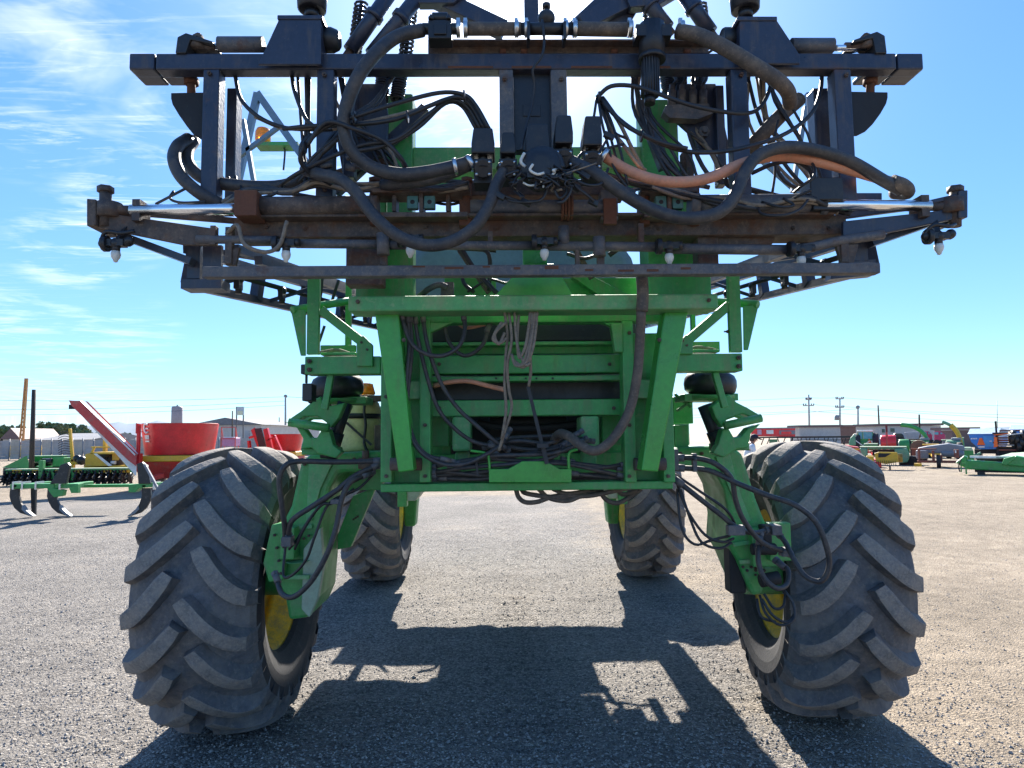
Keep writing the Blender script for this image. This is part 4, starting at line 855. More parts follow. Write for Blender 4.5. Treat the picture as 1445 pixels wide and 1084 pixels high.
def cables():
    p = spr; C, W = M['cable'], M['wires']
    grp = [('hydraulic_line', C, .0085, [
        "690,182,2.5 672,150,2.5 655,134,2.5 620,131,2.5 560,146,2.45 500,165,2.42 455,182,2.42 430,208,2.42 424,228,2.44 440,248,2.5",
        "684,182,2.52 665,150,2.52 645,137,2.5 610,148,2.46 560,168,2.44 500,176,2.44 440,178,2.5 400,182,2.55",
        "678,182,2.53 660,152,2.53 635,142,2.5 600,165,2.46 560,196,2.44 510,205,2.44 460,225,2.46 420,245,2.5 395,262,2.6",
        "672,182,2.54 652,150,2.54 628,146,2.5 590,180,2.46 545,205,2.44 490,215,2.44",
        "430,210,2.42 460,173,2.40 500,182,2.40 540,198,2.42 565,222,2.44 577,245,2.5",
        "330,92,2.68 332,108,2.66 340,140,2.62 365,165,2.6 400,180,2.6 440,183,2.6 470,182,2.6",
        "411,92,2.68 412,108,2.66 416,130,2.6 430,165,2.58 447,182,2.58",
        "440,190,2.5 425,206,2.48 428,232,2.5 450,250,2.5 470,262,2.55",
        "842,138,2.48 862,122,2.46 895,122,2.46 930,133,2.44 980,150,2.44 1040,160,2.5 1070,154,2.6 1086,126,2.66 1088,96,2.68",
        "846,138,2.48 870,165,2.44 905,190,2.42 960,212,2.42 1010,215,2.44 1060,206,2.5 1110,188,2.55 1145,160,2.6 1158,128,2.66 1160,94,2.68",
        "850,138,2.48 880,175,2.42 930,200,2.40 970,210,2.40",
        "1060,245,2.6 1090,232,2.56 1120,228,2.54 1140,238,2.52 1147,252,2.5"]),
      ('tan_control_line', W, .008, [
        "844,138,2.5 860,180,2.48 880,205,2.46 900,232,2.45 910,240,2.5",
        "848,138,2.52 872,170,2.5 892,210,2.5 908,240,2.5",
        "690,184,2.55 674,155,2.55 656,138,2.55 630,140,2.5 590,155,2.48 520,172,2.46 470,182,2.5",
        "320,330,2.56 335,318,2.5 345,345,2.48 375,356,2.48 395,345,2.5 405,312,2.5",
        "440,180,2.58 400,181,2.6 360,165,2.62"]),
      ('control_cable', C, .0055, [
        "842,138,2.48 838,165,2.46 833,190,2.45 828,212,2.42", "844,138,2.48 850,175,2.44 858,205,2.42 868,240,2.42 888,268,2.42",
        "846,138,2.5 862,170,2.46 876,215,2.42 886,262,2.42", "846,140,2.5 858,180,2.46 870,225,2.44 880,252,2.46 920,262,2.5", "848,140,2.5 866,185,2.5 888,200,2.5 902,240,2.6",
        "765,28,2.49 768,60,2.48 764,80,2.48 752,98,2.48 754,120,2.5 750,150,2.5 742,180,2.45 735,212,2.40",
        "790,248,2.34 776,262,2.34 766,280,2.34 752,285,2.34 722,284,2.36 705,272,2.38", "800,240,2.34 812,262,2.33 828,275,2.33 838,284,2.34",
        "795,250,2.33 800,270,2.33 790,280,2.33 782,268,2.33", "788,245,2.33 800,255,2.32 806,268,2.32 796,284,2.32 786,286,2.32",
        "800,245,2.33 820,258,2.32 835,262,2.32 850,258,2.34 858,238,2.38", "705,250,2.38 702,265,2.36 708,275,2.36 735,285,2.36",
        "860,190,2.42 848,212,2.4 840,232,2.38 825,246,2.36 806,238,2.34", "880,204,2.44 862,208,2.42 846,214,2.4", "822,215,2.4 815,225,2.38 820,232,2.36",
        "1098,170,2.62 1092,205,2.6 1094,240,2.58 1090,272,2.58", "1112,140,2.6 1125,165,2.6 1140,190,2.6 1150,230,2.62",
        "245,270,2.6 240,280,2.58 255,286,2.56 290,285,2.56", "220,288,2.58 245,275,2.56 270,262,2.58", "340,262,2.64 345,280,2.6 385,275,2.56 400,262,2.6",
        "1120,272,2.5 1132,262,2.46 1146,252,2.44 1150,240,2.46 1145,228,2.5", "1110,285,2.5 1130,275,2.46 1145,268,2.44", "1075,285,2.5 1100,292,2.46 1120,290,2.46 1105,280,2.48",
        "1070,290,2.52 1075,302,2.45 1105,304,2.43 1128,296,2.45 1140,282,2.47"]),
      ('rear_harness', W, .0065, [
        "712,440,2.72 716,470,2.72 714,500,2.72 712,540,2.74 714,580,2.76 708,620,2.78", "718,440,2.72 722,480,2.70 716,515,2.72 718,550,2.74 722,575,2.76 712,610,2.78 704,636,2.8",
        "726,440,2.72 728,470,2.7 732,495,2.68 742,515,2.66 748,512,2.66", "755,440,2.70 752,465,2.68 748,490,2.66 742,512,2.66 728,516,2.68 722,500,2.7", "758,440,2.70 756,465,2.68 751,495,2.66 740,518,2.67 726,512,2.69",
        "751,440,2.70 749,470,2.68 744,495,2.66 736,515,2.67 724,508,2.7", "748,440,2.70 746,462,2.68 741,490,2.66 733,505,2.68 730,480,2.7 732,445,2.72",
        "714,455,2.70 700,468,2.68 696,480,2.68 706,484,2.68 714,478,2.7", "708,455,2.70 698,472,2.68 704,486,2.68 712,470,2.7", "748,500,2.7 749,525,2.72 746,545,2.74"]),
      ('rear_hose', M['hose'], .0095, [
        "575,444,2.8 577,490,2.8 573,540,2.78 572,575,2.78 578,612,2.78 596,640,2.78 625,655,2.8 655,655,2.8 685,642,2.82 706,628,2.86 716,612,2.9",
        "578,444,2.82 581,492,2.82 576,545,2.80 575,580,2.80 583,618,2.80 602,642,2.8 632,650,2.82",
        "596,444,2.86 604,490,2.85 622,540,2.85 645,575,2.86 672,600,2.86 700,624,2.86 712,632,2.9",
        "585,446,2.84 590,480,2.84 605,540,2.85 620,580,2.86 645,608,2.88 670,624,2.9 700,630,2.9",
        "565,442,2.78 578,480,2.76 598,498,2.75 625,502,2.75 648,488,2.76 656,465,2.78 654,442,2.8", "625,442,2.95 632,480,2.92 655,502,2.9 680,488,2.92 690,460,2.95",
        "640,655,2.9 690,644,2.86 740,642,2.85 780,640,2.85 810,630,2.86 822,622,2.9", "606,668,2.95 660,660,2.88 720,655,2.86 780,645,2.86 800,622,2.9", "606,660,2.96 670,648,2.9 730,650,2.88 790,652,2.88 880,662,2.96",
        "606,672,2.95 700,664,2.88 760,656,2.86 800,655,2.88 880,672,2.95", "606,664,2.96 650,668,2.9 705,672,2.92 740,668,2.95", "690,630,2.95 730,622,2.9 770,626,2.9 800,618,2.92 830,622,2.95", "700,626,2.95 740,634,2.92 780,632,2.9 815,612,2.92",
        "700,640,2.9 690,625,2.95 720,618,3.0 790,615,3.0", "606,650,2.98 650,655,2.92 700,648,2.9 770,636,2.88 800,628,2.9", "620,675,2.95 680,676,2.92 720,668,2.9", "800,650,2.9 840,660,2.92 885,655,2.96", "806,668,2.9 840,672,2.94 885,676,2.98"]),
      ('belly_hose', M['hosed'], .011, [
        "728,690,3.0 732,702,3.0 742,709,3.0 760,708,3.0 785,700,3.0 830,700,3.0 870,692,3.0", "735,690,3.05 745,697,3.0 790,702,3.0 840,698,3.02 890,688,3.05", "760,690,3.0 775,703,3.0 800,707,3.0 820,700,3.0 850,690,3.05",
        "845,690,3.05 855,705,3.05 872,710,3.05 890,700,3.1 905,690,3.1", "780,690,3.02 800,697,3.0 835,692,3.02", "870,690,3.1 880,698,3.1 900,692,3.1"]),
      ('wheel_motor_hose', M['hose'], .0125, [
        "538,651,3.05 470,652,3.02 420,651,3.0 402,658,2.98 394,678,2.98 398,715,3.0 402,745,3.05 402,765,3.15", "535,655,3.05 500,672,3.02 475,692,3.0 440,715,3.0 412,735,3.02 406,760,3.1",
        "520,668,3.05 495,680,3.0 482,705,2.98 474,745,2.96 460,785,2.95 438,822,2.98 415,842,3.02 398,838,3.08 390,815,3.15",
        "955,646,3.02 985,647,2.98 1010,655,2.96 1032,675,2.96 1038,705,2.98 1050,735,3.0 1075,765,3.04 1110,780,3.1", "955,660,3.02 1000,664,2.98 1040,682,2.95 1085,700,2.92 1120,712,2.9 1150,735,2.88 1166,770,2.88 1170,800,2.9 1158,820,2.92 1135,812,2.96 1118,785,3.02 1108,765,3.08 1096,750,3.14",
        "1072,760,3.1 1070,790,3.06 1078,815,3.04 1095,830,3.04 1110,825,3.08 1112,805,3.12 1100,795,3.16", "955,678,3.02 985,702,3.0 1015,725,3.0 1040,745,3.02 1062,752,3.08 1086,748,3.14"]),
      ('wheel_motor_cable', C, .0065, [
        "530,665,3.08 490,685,3.05 455,710,3.02 430,745,3.05 416,775,3.1", "528,668,3.08 505,690,3.05 465,710,3.02 445,755,3.0 432,790,3.02 412,812,3.06 400,812,3.12 402,780,3.16 405,755,3.18", "500,690,3.02 470,710,3.0 455,712,3.0 435,735,3.05 420,760,3.1 408,775,3.15",
        "955,682,3.05 970,720,3.0 995,755,2.98 1020,765,2.98 1035,760,3.02", "960,690,3.05 975,735,3.0 990,765,2.98 1015,774,2.98 1032,766,3.02", "950,668,3.05 990,695,3.02 1025,720,3.0 1040,745,3.05", "955,690,3.04 962,745,3.0 980,768,2.98 1005,762,2.98 1030,756,3.02",
        "1075,845,3.05 1090,868,3.02 1110,878,3.02 1122,862,3.04 1112,840,3.06 1100,828,3.1", "1072,840,3.08 1080,865,3.04 1100,882,3.02 1120,874,3.02 1118,850,3.05 1105,835,3.1", "1078,838,3.08 1092,858,3.05 1105,856,3.05 1108,840,3.08", "1068,845,3.1 1074,870,3.06 1095,878,3.04"])]
    for nm, mt, r, lst in grp:
        for t in lst:
            b = MB(); b.hose(t, r, 2.7, 7); h = part(nm, b, mt, p)
            if nm in ('wheel_motor_hose', 'rear_hose'):
                w = t.split(); f = MB()
                for a_, c_ in ((w[0], w[1]), (w[-1], w[-2])):
                    a_, c_ = [[float(k) for k in q.split(',')] for q in (a_, c_)]; a_, c_ = P(*a_), P(*c_); d = (c_-a_).normalized()
                    f.cyl(a_-d*.012, a_+d*.035, r*1.35, 8); f.tube([a_-d*.03, a_-d*.012], r*1.5, 6, 1, False)
                part('hose_fitting', f, M['steel'], h)
    b = MB(); b.pbar(745,545,766,632,2.83,5,.006); b.pbar(766,630,772,655,2.8,6,.01); b.rect(758,626,774,632,2.78,.1); b.pbar(672,650,674,672,2.84,3,.01); part('hose_strap', b, M['cable'], p)
    b = MB(); b.hose("612,545,3.0 630,540,2.98 660,538,2.97 690,545,2.97 712,550,2.9",.011,2.9); b.hose("640,450,3.1 655,462,3.05 675,460,3.0 700,452,3.0",.009,3.0); part('tan_hose', b, M['tanhose'], p)
    b = MB(); b.rect(944,634,958,664,3.0,.04); b.rect(978,640,984,666,2.98,.03); b.bolt(P(981,648,2.98),(0,-1,0),.008,.01); b.rect(1028,742,1052,756,2.97,.04); b.rect(466,705,478,712,2.97,.04); b.rect(397,758,410,772,3.05,.06); b.rect(1090,742,1104,756,3.1,.08); b.rect(1104,774,1114,786,3.08,.05)
    part('hose_clip', b, M['steel'], p, .003)
    b = MB(); b.hose("455,390,3.3 452,420,3.3 446,440,3.3", .008, 3.3); b.hose("458,460,3.2 452,478,3.2 448,490,3.2 452,500,3.2", .007, 3.2); b.hose("478,395,3.3 470,420,3.3 468,432,3.3",.008,3.3); part('ladder_cable', b, C, p)
    # grey valve linkage under the tank
    b = MB(); b.hose("590,420,3.0 605,408,2.95 620,402,2.95 632,406,2.95",.014,3.0); b.rect(622,398,640,416,2.98,.04); part('tank_fitting', b, M['steel'], p)
    b = MB(); b.hose("645,340,2.9 670,380,2.85 705,418,2.8",.011,2.8); b.hose("650,380,3 655,400,2.95 668,412,2.9",.009,2.9); b.hose("668,348,2.9 690,360,2.85 690,410,2.85",.01,2.8); b.hose("860,360,2.9 880,345,2.9 890,335,2.9",.012,2.9); b.hose("800,358,2.8 825,365,2.8 850,356,2.85",.008,2.8); b.hose("660,412,2.9 690,395,2.85 715,400,2.85 725,388,2.85",.006,2.85)
    part('mast_hose', b, C, p)
def extras():
    p = spr; rnd = random.Random(21); C, W = M['cable'], M['wires']
    def wob(pts, k=4): return ' '.join('%.1f,%.1f,%.3f' % (x+rnd.uniform(-k,k), y+rnd.uniform(-k,k), z+rnd.uniform(-.015,.015)) for x, y, z in pts)
    # loom along the beam, both sides
    for i in range(5):
        b = MB(); b.hose(wob([(300+i*6,292,2.6),(350,272,2.6),(410,270,2.56),(450,258,2.56),(500,264,2.55),(560,262,2.55),(610,268,2.55),(660,262,2.52)],5), rnd.choice([.006,.008,.010]), 2.6, 6); part('hydraulic_line', b, rnd.choice([C,M['hose'],W]), p)
    for i in range(5):
        b = MB(); b.hose(wob([(850,250,2.5),(905,262,2.52),(960,276,2.54),(1020,286,2.52),(1075,290,2.5),(1130,284,2.5),(1180,292,2.56)],6), rnd.choice([.006,.008,.011]), 2.6, 6); part('hydraulic_line', b, rnd.choice([C,M['hose'],W]), p)
    for i in range(4):
        b = MB(); b.hose(wob([(420,255,2.6),(445,225,2.58),(470,195,2.56),(500,165,2.6),(530,140,2.65),(552,108,2.7)],6), rnd.choice([.006,.009]), 2.6, 6); part('hydraulic_line', b, rnd.choice([C,M['hose']]), p)
    for i in range(3):
        b = MB(); b.hose(wob([(1085,100,2.68),(1100,150,2.66),(1125,190,2.68),(1150,235,2.7),(1160,280,2.7)],8), .006, 2.6, 6); part('control_cable', b, C, p)
    # slack hoses hanging in the bays of the rack
    for a_, c_, n_ in (((425,104,2.7),(440,262,2.66),3), ((470,110,2.75),(585,262,2.7),6), ((500,130,2.85),(575,250,2.85),4), ((900,100,2.75),(985,262,2.7),6), ((960,130,2.85),(1040,262,2.8),4), ((1065,104,2.72),(1175,278,2.68),5), ((320,250,2.72),(470,285,2.62),4), ((1030,250,2.72),(1185,300,2.62),4), ((590,270,2.7),(700,262,2.66),3), ((810,268,2.66),(920,262,2.7),3)):
        for i in range(n_):
            x0, y0, z0 = a_; x1, y1, z1 = c_; x0 += rnd.uniform(-14,14); x1 += rnd.uniform(-16,16); mx = rnd.uniform(.25,.75); sg = rnd.uniform(-10,28)
            pts = [(x0,y0,z0), (x0+(x1-x0)*.2*mx+rnd.uniform(-8,8), y0+(y1-y0)*.35+sg*.4, z0), (x0+(x1-x0)*mx, y0+(y1-y0)*.65+sg, (z0+z1)/2-.02), (x0+(x1-x0)*(.5+mx/2), y0+(y1-y0)*.9+sg*.5, z1), (x1,y1,z1)]
            b = MB(); b.hose(wob(pts,3), rnd.choice([.0055,.0065,.008,.0095]), 2.6, 6); part('hydraulic_line' if i % 2 else 'control_cable', b, rnd.choice([C,C,M['hose'],W]), p)
    # tangle of signal wires round the flow meter
    for i in range(24):
        x, y = rnd.uniform(730,812), rnd.uniform(236,262); pts = [(x,y,2.31)]
        for k in range(4): x += rnd.uniform(-14,20); y += rnd.uniform(-8,12); pts.append((x, min(max(y,228),292), 2.31+rnd.uniform(-.02,.05)))
        b = MB(); b.hose(' '.join('%.1f,%.1f,%.3f' % q for q in pts), rnd.choice([.0028,.004,.005]), 2.32, 5); part('sensor_wire', b, rnd.choice([C,C,C,C,C,C,M['white'],W]), p)
    for x, y in ((812,262),(838,284),(705,275),(860,190),(826,246),(890,268),(742,284)):
        b = MB(); b.pbar(x-7,y-3,x+7,y+4,2.35,8,.02); part('wire_connector', b, M['black'], p, .003)
    b = MB()
    for x, y, Y in ((845,138,2.47),(655,136,2.44),(500,166,2.41),(430,208,2.41),(575,165,2.42),(905,192,2.41)): b.pcyl(x-1.2,y,x+1.2,y,Y,9,10)
    part('cable_tie', b, M['white'] if False else M['black'], p)
    # small manifold behind the right hand spring pack
    b = MB(); b.poly([(940,148),(1000,146),(1006,160),(985,168),(945,166),(936,158)], 2.78, .05)
    for x in (948,962,978,992): b.pcyl(x,128,x,150,2.8,6,10); b.pcyl(x,120,x,130,2.8,4,8)
    part('hydraulic_manifold', b, M['steel'], p)
    for i in range(4):
        b = MB(); b.hose(wob([(948+i*15,122,2.8),(952+i*14,108,2.82),(930+i*16,90,2.9)],3), .008, 2.8, 6); part('hydraulic_line', b, M['hose'], p)
    # clump of couplers at the left inner upright
    b = MB()
    for i in range(7): x, y = 478+rnd.uniform(-26,22), 236+rnd.uniform(-16,18); b.pcyl(x,y,x+rnd.uniform(8,18),y-rnd.uniform(-6,10),2.54+rnd.uniform(0,.06),rnd.uniform(3,5.5),8)
    part('coupler', b, M['steel'], p)
    # bolt heads and nuts on the frame
    b = MB()
    for x, y in ((296,104),(296,282),(458,106),(458,268),(1046,106),(1046,268),(1194,106),(1194,284),(384,82),(430,82),(1060,82),(1108,82),(376,320),(430,322),(600,320),(700,322),(820,320),(930,322),(1120,322),(1170,322),(712,112),(792,112)): b.bolt(P(x,y,2.598 if y<300 else 2.618),(0,-1,0),.010,.008)
    part('bolt', b, M['rusty'], p)
    b = MB()
    for x, y, Y in ((545,465,2.898),(545,560,2.898),(545,672,2.898),(600,470,2.898),(600,600,2.898),(600,672,2.898),(888,470,2.898),(888,600,2.898),(888,672,2.898),(943,560,2.898),(943,672,2.898),(505,426,2.658),(1000,424,2.658),(620,514,3.058),(860,514,3.058),(620,576,3.028),(866,576,3.028),(570,480,2.73),(930,480,2.73),(560,300,2.978),(932,300,2.978)): b.bolt(P(x,y,Y),(0,-1,0),.009,.008)
    part('bolt', b, M['rusty'], p)
    # worn patches along the rub bar and cross bar
    b = MB()
    for k in range(9):
        x = 575+k*48+rnd.uniform(0,14); y0 = 374.5+rnd.uniform(0,6); b.rect(x, y0, x+rnd.uniform(5,30), y0+rnd.uniform(1.5,6), 2.4985, .0025)
    part1('rust_patch', b, M['rust'], p)
    # sprayer platform hand rail and brackets at the mast, seen under the boom
    b = MB(); b.pbar(590,345,700,352,3.3,5,.03); b.pbar(800,350,890,346,3.3,5,.03); b.pbar(648,352,690,412,3.0,7,.03); b.pbar(812,350,836,392,3.0,7,.03); part('mast_brace', b, M['rusty'], p)
build_sprayer()
extras()
# ================================================================== the yard behind
M['red'] = mat('red_paint', (.62,.018,.022), .35, dust=.15, scale=2); M['redd'] = mat('faded_red_paint', (.52,.05,.045), .5, dust=.35, scale=2, rust=.15)
M['oyel'] = mat('machine_yellow', (.62,.36,.02), .45, dust=.3, scale=3); M['orange'] = mat('safety_orange', (.8,.13,.01), .4); M['pale'] = mat('white_paint', (.70,.69,.65), .5, dust=.2, scale=3)
M['conc'] = mat('pale_metal_cladding', (.46,.43,.40), .6, scale=.5); M['cladg'] = mat('grey_cladding', (.33,.33,.34), .6, scale=.4); M['brownclad'] = mat('brown_cladding', (.155,.10,.095), .7, scale=.4)
M['roof'] = mat('grey_metal_roof', (.17,.175,.19), .9, scale=.4); M['wood'] = mat('weathered_pole', (.13,.085,.055), .85, scale=4, bump=.3); M['woodd'] = mat('dark_wood_pole', (.05,.038,.03), .85, scale=4, bump=.3); M['pgrey'] = mat('pale_wood_pole', (.36,.34,.32), .8, scale=3)
M['blue'] = mat('blue_wagon_paint', (.03,.19,.58), .35, dust=.1, scale=2); M['bluel'] = mat('light_blue_panel', (.06,.30,.68), .4, dust=.15, scale=2); M['purp'] = mat('maroon_paint', (.28,.03,.09), .35, scale=2)
M['lgreen'] = mat('faded_pale_green', (.42,.52,.34), .5, dust=.3, scale=3); M['dgreen'] = mat('implement_green', (.04,.27,.06), .4, dust=.3, scale=3); M['teal'] = mat('dusty_teal_green', (.11,.30,.17), .55, dust=.4, scale=3)
M['greym'] = mat('dull_grey_metal', (.20,.21,.23), .5, dust=.3, scale=2); M['wire'] = mat('power_wire', (.08,.08,.09), .6); M['glassb'] = mat('blue_tinted_glass', (.10,.34,.42), .1); M['pink'] = mat('pink_tote', (.45,.20,.34), .5)
M['rmetal'] = mat('rusty_frame', (.22,.07,.045), .8, dust=.3, scale=3); M['black2'] = mat('black_iron', (.012,.012,.014), .4, dust=.2); M['litred'] = mat('glossy_red_panel', (.80,.03,.035), .3, scale=2)
GX = lambda px, Y: P(px, hor(px), Y).x
ZY = lambda px, py, Y: P(px, py, Y).z
def gbase(px, Y): return (GX(px, Y), Y, 0)
def wheel_part(parent, c, r, w, mrim, name='wheel', ax=(1,0,0)):
    b = MB(); b.lathe([(-w/2,r*.6),(-w/2,r*.92),(-w*.36,r),(w*.36,r),(w/2,r*.92),(w/2,r*.6)], c, ax, 22); o = part(name, b, M['side'], parent)
    b = MB(); b.lathe([(-w*.42,r*.6),(-w*.3,r*.5),(-w*.28,.0)], c, ax, 18); b.lathe([(w*.42,r*.6),(w*.3,r*.5),(w*.28,.0)], c, ax, 18); part('rim', b, mrim, o); return o
# --- subsoiler, foreground left
def subsoiler():
    Y = 14.6; t = thing('subsoiler', 'green toolbar with curved black shanks standing on the gravel in front of the rotary hoe', 'plough', gbase(110, Y))
    b = MB(); b.rect(14,683,76,689.5,Y,.2); b.poly([(66,689),(76,689),(90,692),(88,700),(76,702),(72,698)],Y,.12); b.rect(76,683,110,689,Y+.02,.2); b.poly([(97,688),(110,683),(110,696),(100,696)],Y-.02,.1)
    b.poly([(181,684),(222,681),(222,687),(196,689),(190,695),(181,695)],Y,.2); b.rect(105,684,182,688,Y+1.0,.2); b.rect(18,684,24,688,Y,1.1); b.rect(80,684,88,688,Y,1.1); b.rect(200,684,206,688,Y,1.1)
    part('toolbar', b, M['dgreen'], t, .01)
    def shank(x0, flip=1, top=None):
        c = [(0,689),(-1,700),(1,708),(6,717),(14,724),(28,728.5)]; w = [(12,689),(12,700),(15,710),(19,717),(26,723),(30,728)]
        pts = [(x0+x*flip, y) for x, y in c+w[::-1]]
        b = MB(); b.poly(pts, Y+.06, .06); k = part('shank', b, M['black2'], t, .006)
        b = MB(); b.poly([(x0+q*flip, y) for q, y in ((17,713),(21,719),(28,725),(33,728.5),(29,728.6),(22,725),(16,719))], Y+.04, .10); part('shank_point', b, M['greym'], k, .004)
    shank(14); shank(67); shank(212, -1)
    for pts in ([(70,683),(80,668),(85,656),(95,653),(98,657),(93,683)], [(195,683),(193,655),(200,652),(207,658),(212,683)]):
        b = MB(); b.poly(pts, Y-.04, .08); part('mount_arm', b, M['black2'], t, .01)
    b = MB(); b.poly([(43,689),(50,689),(49,728),(44,728)], Y+.3, .06); part('parking_stand', b, M['black2'], t, .005)
    b = MB(); b.pbar(203,655,222,690,Y-.05,3,.05); part('brace', b, M['greym'], t)
    for x in (18, 31, 50, 84, 217):
        b = MB(); b.rect(x-1.3,680,x+1.3,691,Y-.02,.25); part('u_bolt', b, M['clamp'], t)
subsoiler()
def rotary_hoe():
    Y = 25; t = thing('rotary_hoe', 'long green rotary hoe with a row of black spiked wheels on tan earth', 'cultivator', gbase(100, Y))
    b = MB(); b.rect(6,661.5,187,668,Y,.25); part('toolbar', b, M['dgreen'], t, .02)
    b = MB(); b.rect(8,661,188,662.2,Y-.02,.3); part('toolbar_cap', b, M['lgreen'], t)
    for x in (24,52,80,108,150,176):
        b = MB(); b.rect(x-7,663,x+7,667,Y-.01,.01); part('decal_strip', b, M['oyel'], t)
    n = 38
    for i in range(n):
        x = 11+i*(180-11)/(n-1)
        if 0: pass
        b = MB(); c = V((GX(x,Y), Y+.25*(i%2), .27)); r = .26
        for k in range(12):
            a = k*.5236+i; q = c+V((.05*math.sin(a*3), math.cos(a)*r, math.sin(a)*r)); b.tube([c, q], [.04,.04], 4, 1, False)
        b.lathe([(-.03,.02),(-.03,.19),(.03,.19),(.03,.02)], c, (1,0,0), 10); part('spider_wheel', b, M['black2'], t)
        b = MB(); b.tube([(c.x, Y+.12, ZY(x,667,Y)), (c.x, Y-.12, .55), (c.x, c.y, .27)], .02, 5, 3); part('tine_arm', b, M['black2'], t)
    b = MB(); b.rect(54,650,60,676,Y-.1,.15); b.rect(66,662,76,676,Y-.06,.1); b.rect(98,662,104,678,Y-.06,.1); part('gauge_stand', b, M['dgreen'], t, .01)
rotary_hoe()
def corn_head():
    Y = 32; t = thing('corn_head', 'green corn head with one pointed snout behind the rotary hoe', 'harvest header', gbase(50, Y))
    b = MB(); v = lambda x,y,d=0: P(x,y,Y+d)
    a = [v(3,660), v(38,643), v(43,661), v(43,661,2.4), v(3,660,.6), v(38,643,2.4)]
    b.add(a, [(0,2,1),(0,4,3,2),(1,2,3,5),(4,5,3),(0,1,5,4)]); part('snout', b, M['dgreen'], t)
    b = MB(); b.rect(42,644,90,646.5,Y+1.5,.3); b.rect(74,646,90,660,Y+1.2,.5); b.rect(42,646,56,652,Y+1.5,.2); b.rect(42,658,90,662,Y+1.2,.6); part('frame', b, M['dgreen'], t, .02)
    b = MB(); b.rect(39,643,90,644,Y+1.4,.5); part('top_edge', b, M['lgreen'], t)
    b = MB(); b.pcyl(46,656,74,650,Y+1.2,3); b.rect(58,648,72,660,Y+1.4,.2); b.rect(4,660,80,676,Y+1.0,.4); part('auger', b, M['black2'], t)
corn_head()
def hay_rake():
    Y = 36; t = thing('hay_rake', 'yellow upright rake arm with thin black tines beside the corn head', 'rake', gbase(100, Y))
    b = MB(); b.poly([(96,605),(99.5,605),(104,652),(99.5,652)],Y,.12); b.rect(88,648,124,656,Y,.5); b.rect(98,656,103,668,Y,.2); part('frame', b, M['oyel'], t, .02)
    b = MB(); b.rect(92,656,96,676,Y+.1,.1); b.rect(118,656,122,676,Y+.1,.1); b.ball(P(115,650,Y-.1),.25); b.ball(P(109,647,Y-.1),.2); part('axle_stand', b, M['black2'], t)
    for i in range(12):
        y = 610+i*3.4; b = MB(); b.hose(f"{97+i*.3},{y} {91},{y-1.2} {85},{y+.5} {82},{y+2.5}", .018, Y, 4); part('tine', b, M['black2'], t)
hay_rake()
def yellow_windrower():
    Y = 34; t = thing('hay_windrower', 'yellow hay windrower with open side showing its reel beneath the red conveyor', 'windrower', gbase(152, Y))
    b = MB(); b.poly([(120,659),(120,641),(128,639),(134,640),(155,657),(155,660)],Y,.1); b.poly([(126,641),(132,630),(135,630),(130,641)],Y+.1,.06); b.rect(127,638,170,641,Y,1.6); b.rect(158,640,168,650,Y+.3,1.2); b.rect(118,657,186,661,Y,1.5); b.poly([(166,640),(170,640),(180,657),(176,657)],Y,.1); b.rect(128,630,165,632,Y+1.3,.3)
    part('body', b, M['oyel'], t, .02)
    b = MB(); b.rect(145,618,149,640,Y+1.5,.2); part('mast', b, M['oyel'], t)
    b = MB(); b.poly([(132,640.5),(136,640),(158,657),(153,658)],Y-.03,.03); part('trim_strip', b, M['pale'], t)
    for i in range(4):
        b = MB(); b.lathe([(-.1,.1),(-.09,.32),(.09,.32),(.1,.1)], P(152+i*6.5,652,Y+.6), (1,0,0), 12); part('reel_disc', b, M['woodd'], t)
    b = MB(); b.rect(130,641,158,656,Y+1.2,.1); b.rect(122,660,126,675,Y+.5,.2); b.rect(176,660,180,675,Y+.5,.2); part('inner_works', b, M['dark'], t)
    b = MB(); b.pcyl(157,653,163,653,Y+.2,2.5); part('gearbox', b, M['pale'], t)
yellow_windrower()
def feed_wagon(Y, px, sc, label, conv):
    t = thing('feed_mixer_wagon', label, 'feed wagon', gbase(px, Y), 'red feed mixer wagons')
    zt, zb = conv['zt'], conv['zb']; rt, rb = conv['rt'], conv['rb']; c = V((GX(px,Y+rt), Y+rt, 0)); n = 36
    b = MB()
    cr = lambda z, r: [c+V((math.copysign(abs(math.cos(2*math.pi*j/n))**.8, math.cos(2*math.pi*j/n))*r, math.copysign(abs(math.sin(2*math.pi*j/n))**.8, math.sin(2*math.pi*j/n))*r*1.1, z)) for j in range(n)]
    b.ring([cr(zb,rb), cr(zt,rt)], n, True, False); b.ring([cr(zt,rt), cr(zt,rt-.05)], n, False, False); b.ring([cr(zt,rt-.05), cr(zb+.1,rb-.05)], n, True, False); b.ring([cr(zb,rb), cr(zb+.01,.02)], n, False, False); tub = part('tub', b, M['red'], t)
    b = MB(); b.lathe([(0,rt+.005),(0,rt+.03),(.035,rt+.03),(.035,rt+.005)], c+V((0,0,zt-.02)), (0,0,1), n); 
    for v in b.v: v.y = c.y+(v.y-c.y)*1.1
    part('top_rim', b, M['redd'], tub)
    b = MB(); zq = zb-.02; w = rb+.12
    b.box(c.x-w, c.x+w, c.y-rb*1.3, c.y+rb*1.3, zq-.19, zq); part('skirt', b, M['oyel'], t, .03)
    b = MB(); b.prismx([(c.y-rb*1.2,zq-.20),(c.y+rb*1.2,zq-.20),(c.y+rb*.6,.35),(c.y-rb*.6,.35)], c.x-w*.9, c.x+w*.9); b.bar((c.x,c.y-rb*1.2,.5),(c.x,c.y-rb*1.2-1.0,.4),.15); part('chassis', b, M['redd'], t, .02)
    for sx in (-1,1): wheel_part(t, V((c.x+sx*w*.8, c.y+.3, .40)), .40, .26, M['pale'])
    return t, c
